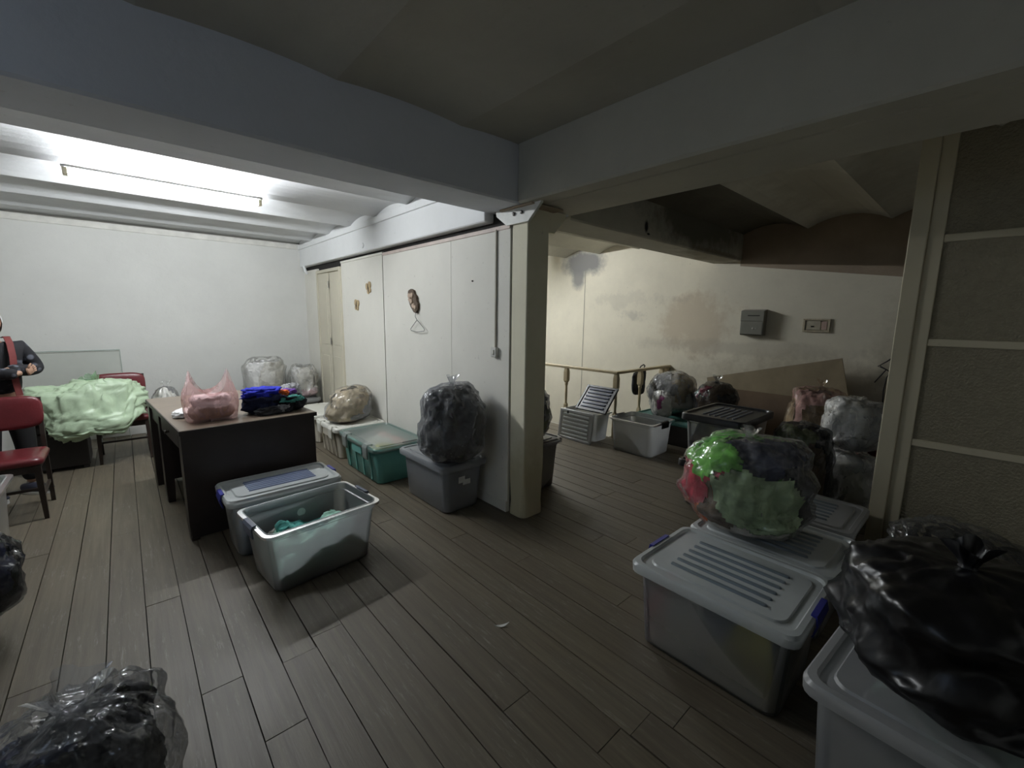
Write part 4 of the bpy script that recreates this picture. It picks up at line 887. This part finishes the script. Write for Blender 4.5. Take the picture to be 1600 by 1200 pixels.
# ================================================================== ON THE PANELLED WALL
m_lw = mat('light_wood', (.50, .38, .22), .6, var=.2, scale=20); m_bark = mat('bark', (.12, .085, .06), .8, var=.3, scale=25, bump=.4)
def butterfly(label, y, z, rot):
    t = thing('butterfly_ornament', label, 'ornament', (2.099, y, z)); t.rotation_euler = (rot, 0, 0)
    for s in (-1, 1):
        def wing(k, cy, cz, ry_, rz_): return [(cy * s + ry_ * math.cos(2 * PI * i / 14) * 1.0, cz + rz_ * math.sin(2 * PI * i / 14)) for i in range(14)]
        build('upper_wing', MB().prism(wing(0, .034, .030, .030, .038), 'x', -.012, 0), m_lw, t)
        build('lower_wing', MB().prism(wing(1, .026, -.028, .022, .028), 'x', -.011, 0), m_lw, t)
    build('butterfly_body', MB().tube([(-.010, 0, -.045), (-.014, 0, 0), (-.010, 0, .05)], [.005, .008, .005], 8), m_bark, t, smooth=True)
butterfly('upper wooden butterfly on the cream panel', 4.75, 1.80, R(-15)); butterfly('lower wooden butterfly on the cream panel', 5.10, 1.615, R(8))
pq = thing('wall_plaque', 'carved bark plaque with pale roses above the hanger', 'ornament', (2.099, 3.735, 1.645)); pq.rotation_euler = (R(-32), 0, 0)
out_ = [(.068 * math.cos(2 * PI * i / 22) * (1 + .10 * math.sin(3 * i)), .125 * math.sin(2 * PI * i / 22) * (1 + .06 * math.sin(5 * i))) for i in range(22)]
build('slab', MB().prism(out_, 'x', -.024, 0), m_bark, pq)
for y, z, r_ in ((.02, .065, .028), (-.02, .045, .026), (.02, .005, .027), (.01, -.05, .026), (-.012, -.08, .022), (.035, .035, .02)):
    build('rosette', MB().lathe([(r_, 0), (r_ * .9, .010), (r_ * .5, .016), (r_ * .55, .010), (r_ * .25, .02), (0, .018)], n=12).xform(Matrix.Translation((-.024, y, z)) @ Matrix.Rotation(-PI / 2, 4, 'Y')), mat('pale_rose', (.55, .42, .32), .7, var=.2, scale=40), pq, smooth=True)
hg = thing('wire_hanger', 'thin wire clothes hanger under the bark plaque', 'hanger', (2.075, 3.66, 1.375))
build('hook', MB().tube([(.02, .0, .16), (-.01, .005, .155), (-.012, .01, .12), (0, 0, .088)], .0028, 6), mat('hanger_wire', (.10, .10, .10), .35, metal=.8), hg, smooth=True)
build('shoulder_wire', MB().tube([(0, 0, .088), (0, .10, .02), (0, .125, .0), (0, .115, -.014), (0, .0, -.024), (0, -.125, -.012), (0, -.135, .002), (0, -.12, .018), (0, 0, .088)], .0028, 6), mat('hanger_wire', (.10, .10, .10), .35, metal=.8), hg, smooth=True)
sw = thing('light_switch', 'small cream switch at the end of a thin conduit beside the column', 'switch', (2.099, 2.52, 1.20))
build('switch_box', MB().rbox(-.030, 0, -.032, .032, 0, .075, .005, .008), m_trim, sw)
build('rocker', MB().rbox(-.036, -.028, -.012, .012, .02, .055, .002, .003), M_cream, sw)
build('conduit', MB().rbox(-.012, 0, -.008, .008, .075, .93, .002, .003), mat('conduit', (.40, .37, .30), .6), sw)
hk = thing('pipe_stub', 'short bent white pipe stub under the beam end in the corner', 'pipe', (2.03, 6.72, 2.12))
build('pipe', MB().tube([(.0, .10, .062), (-.02, .02, .06), (-.035, -.06, .045), (-.03, -.09, -.01), (-.01, -.10, -.05)], .018, 10), m_beamw, hk, smooth=True)
fe = build('scrap', MB().grid(lambda u, v: ((u - .5) * .075, (v - .5) * .014 * math.sin(PI * min(.98, max(.02, u))), .003 + .05 * (u - .5) ** 2 + .002 * v), 14, 4), mat('white_scrap', (.75, .75, .72), .7), None, (1.25, 1.44, .001), R(-25), smooth=True)
tag(fe, 'small curled white scrap lying on the bare floor', 'scrap')
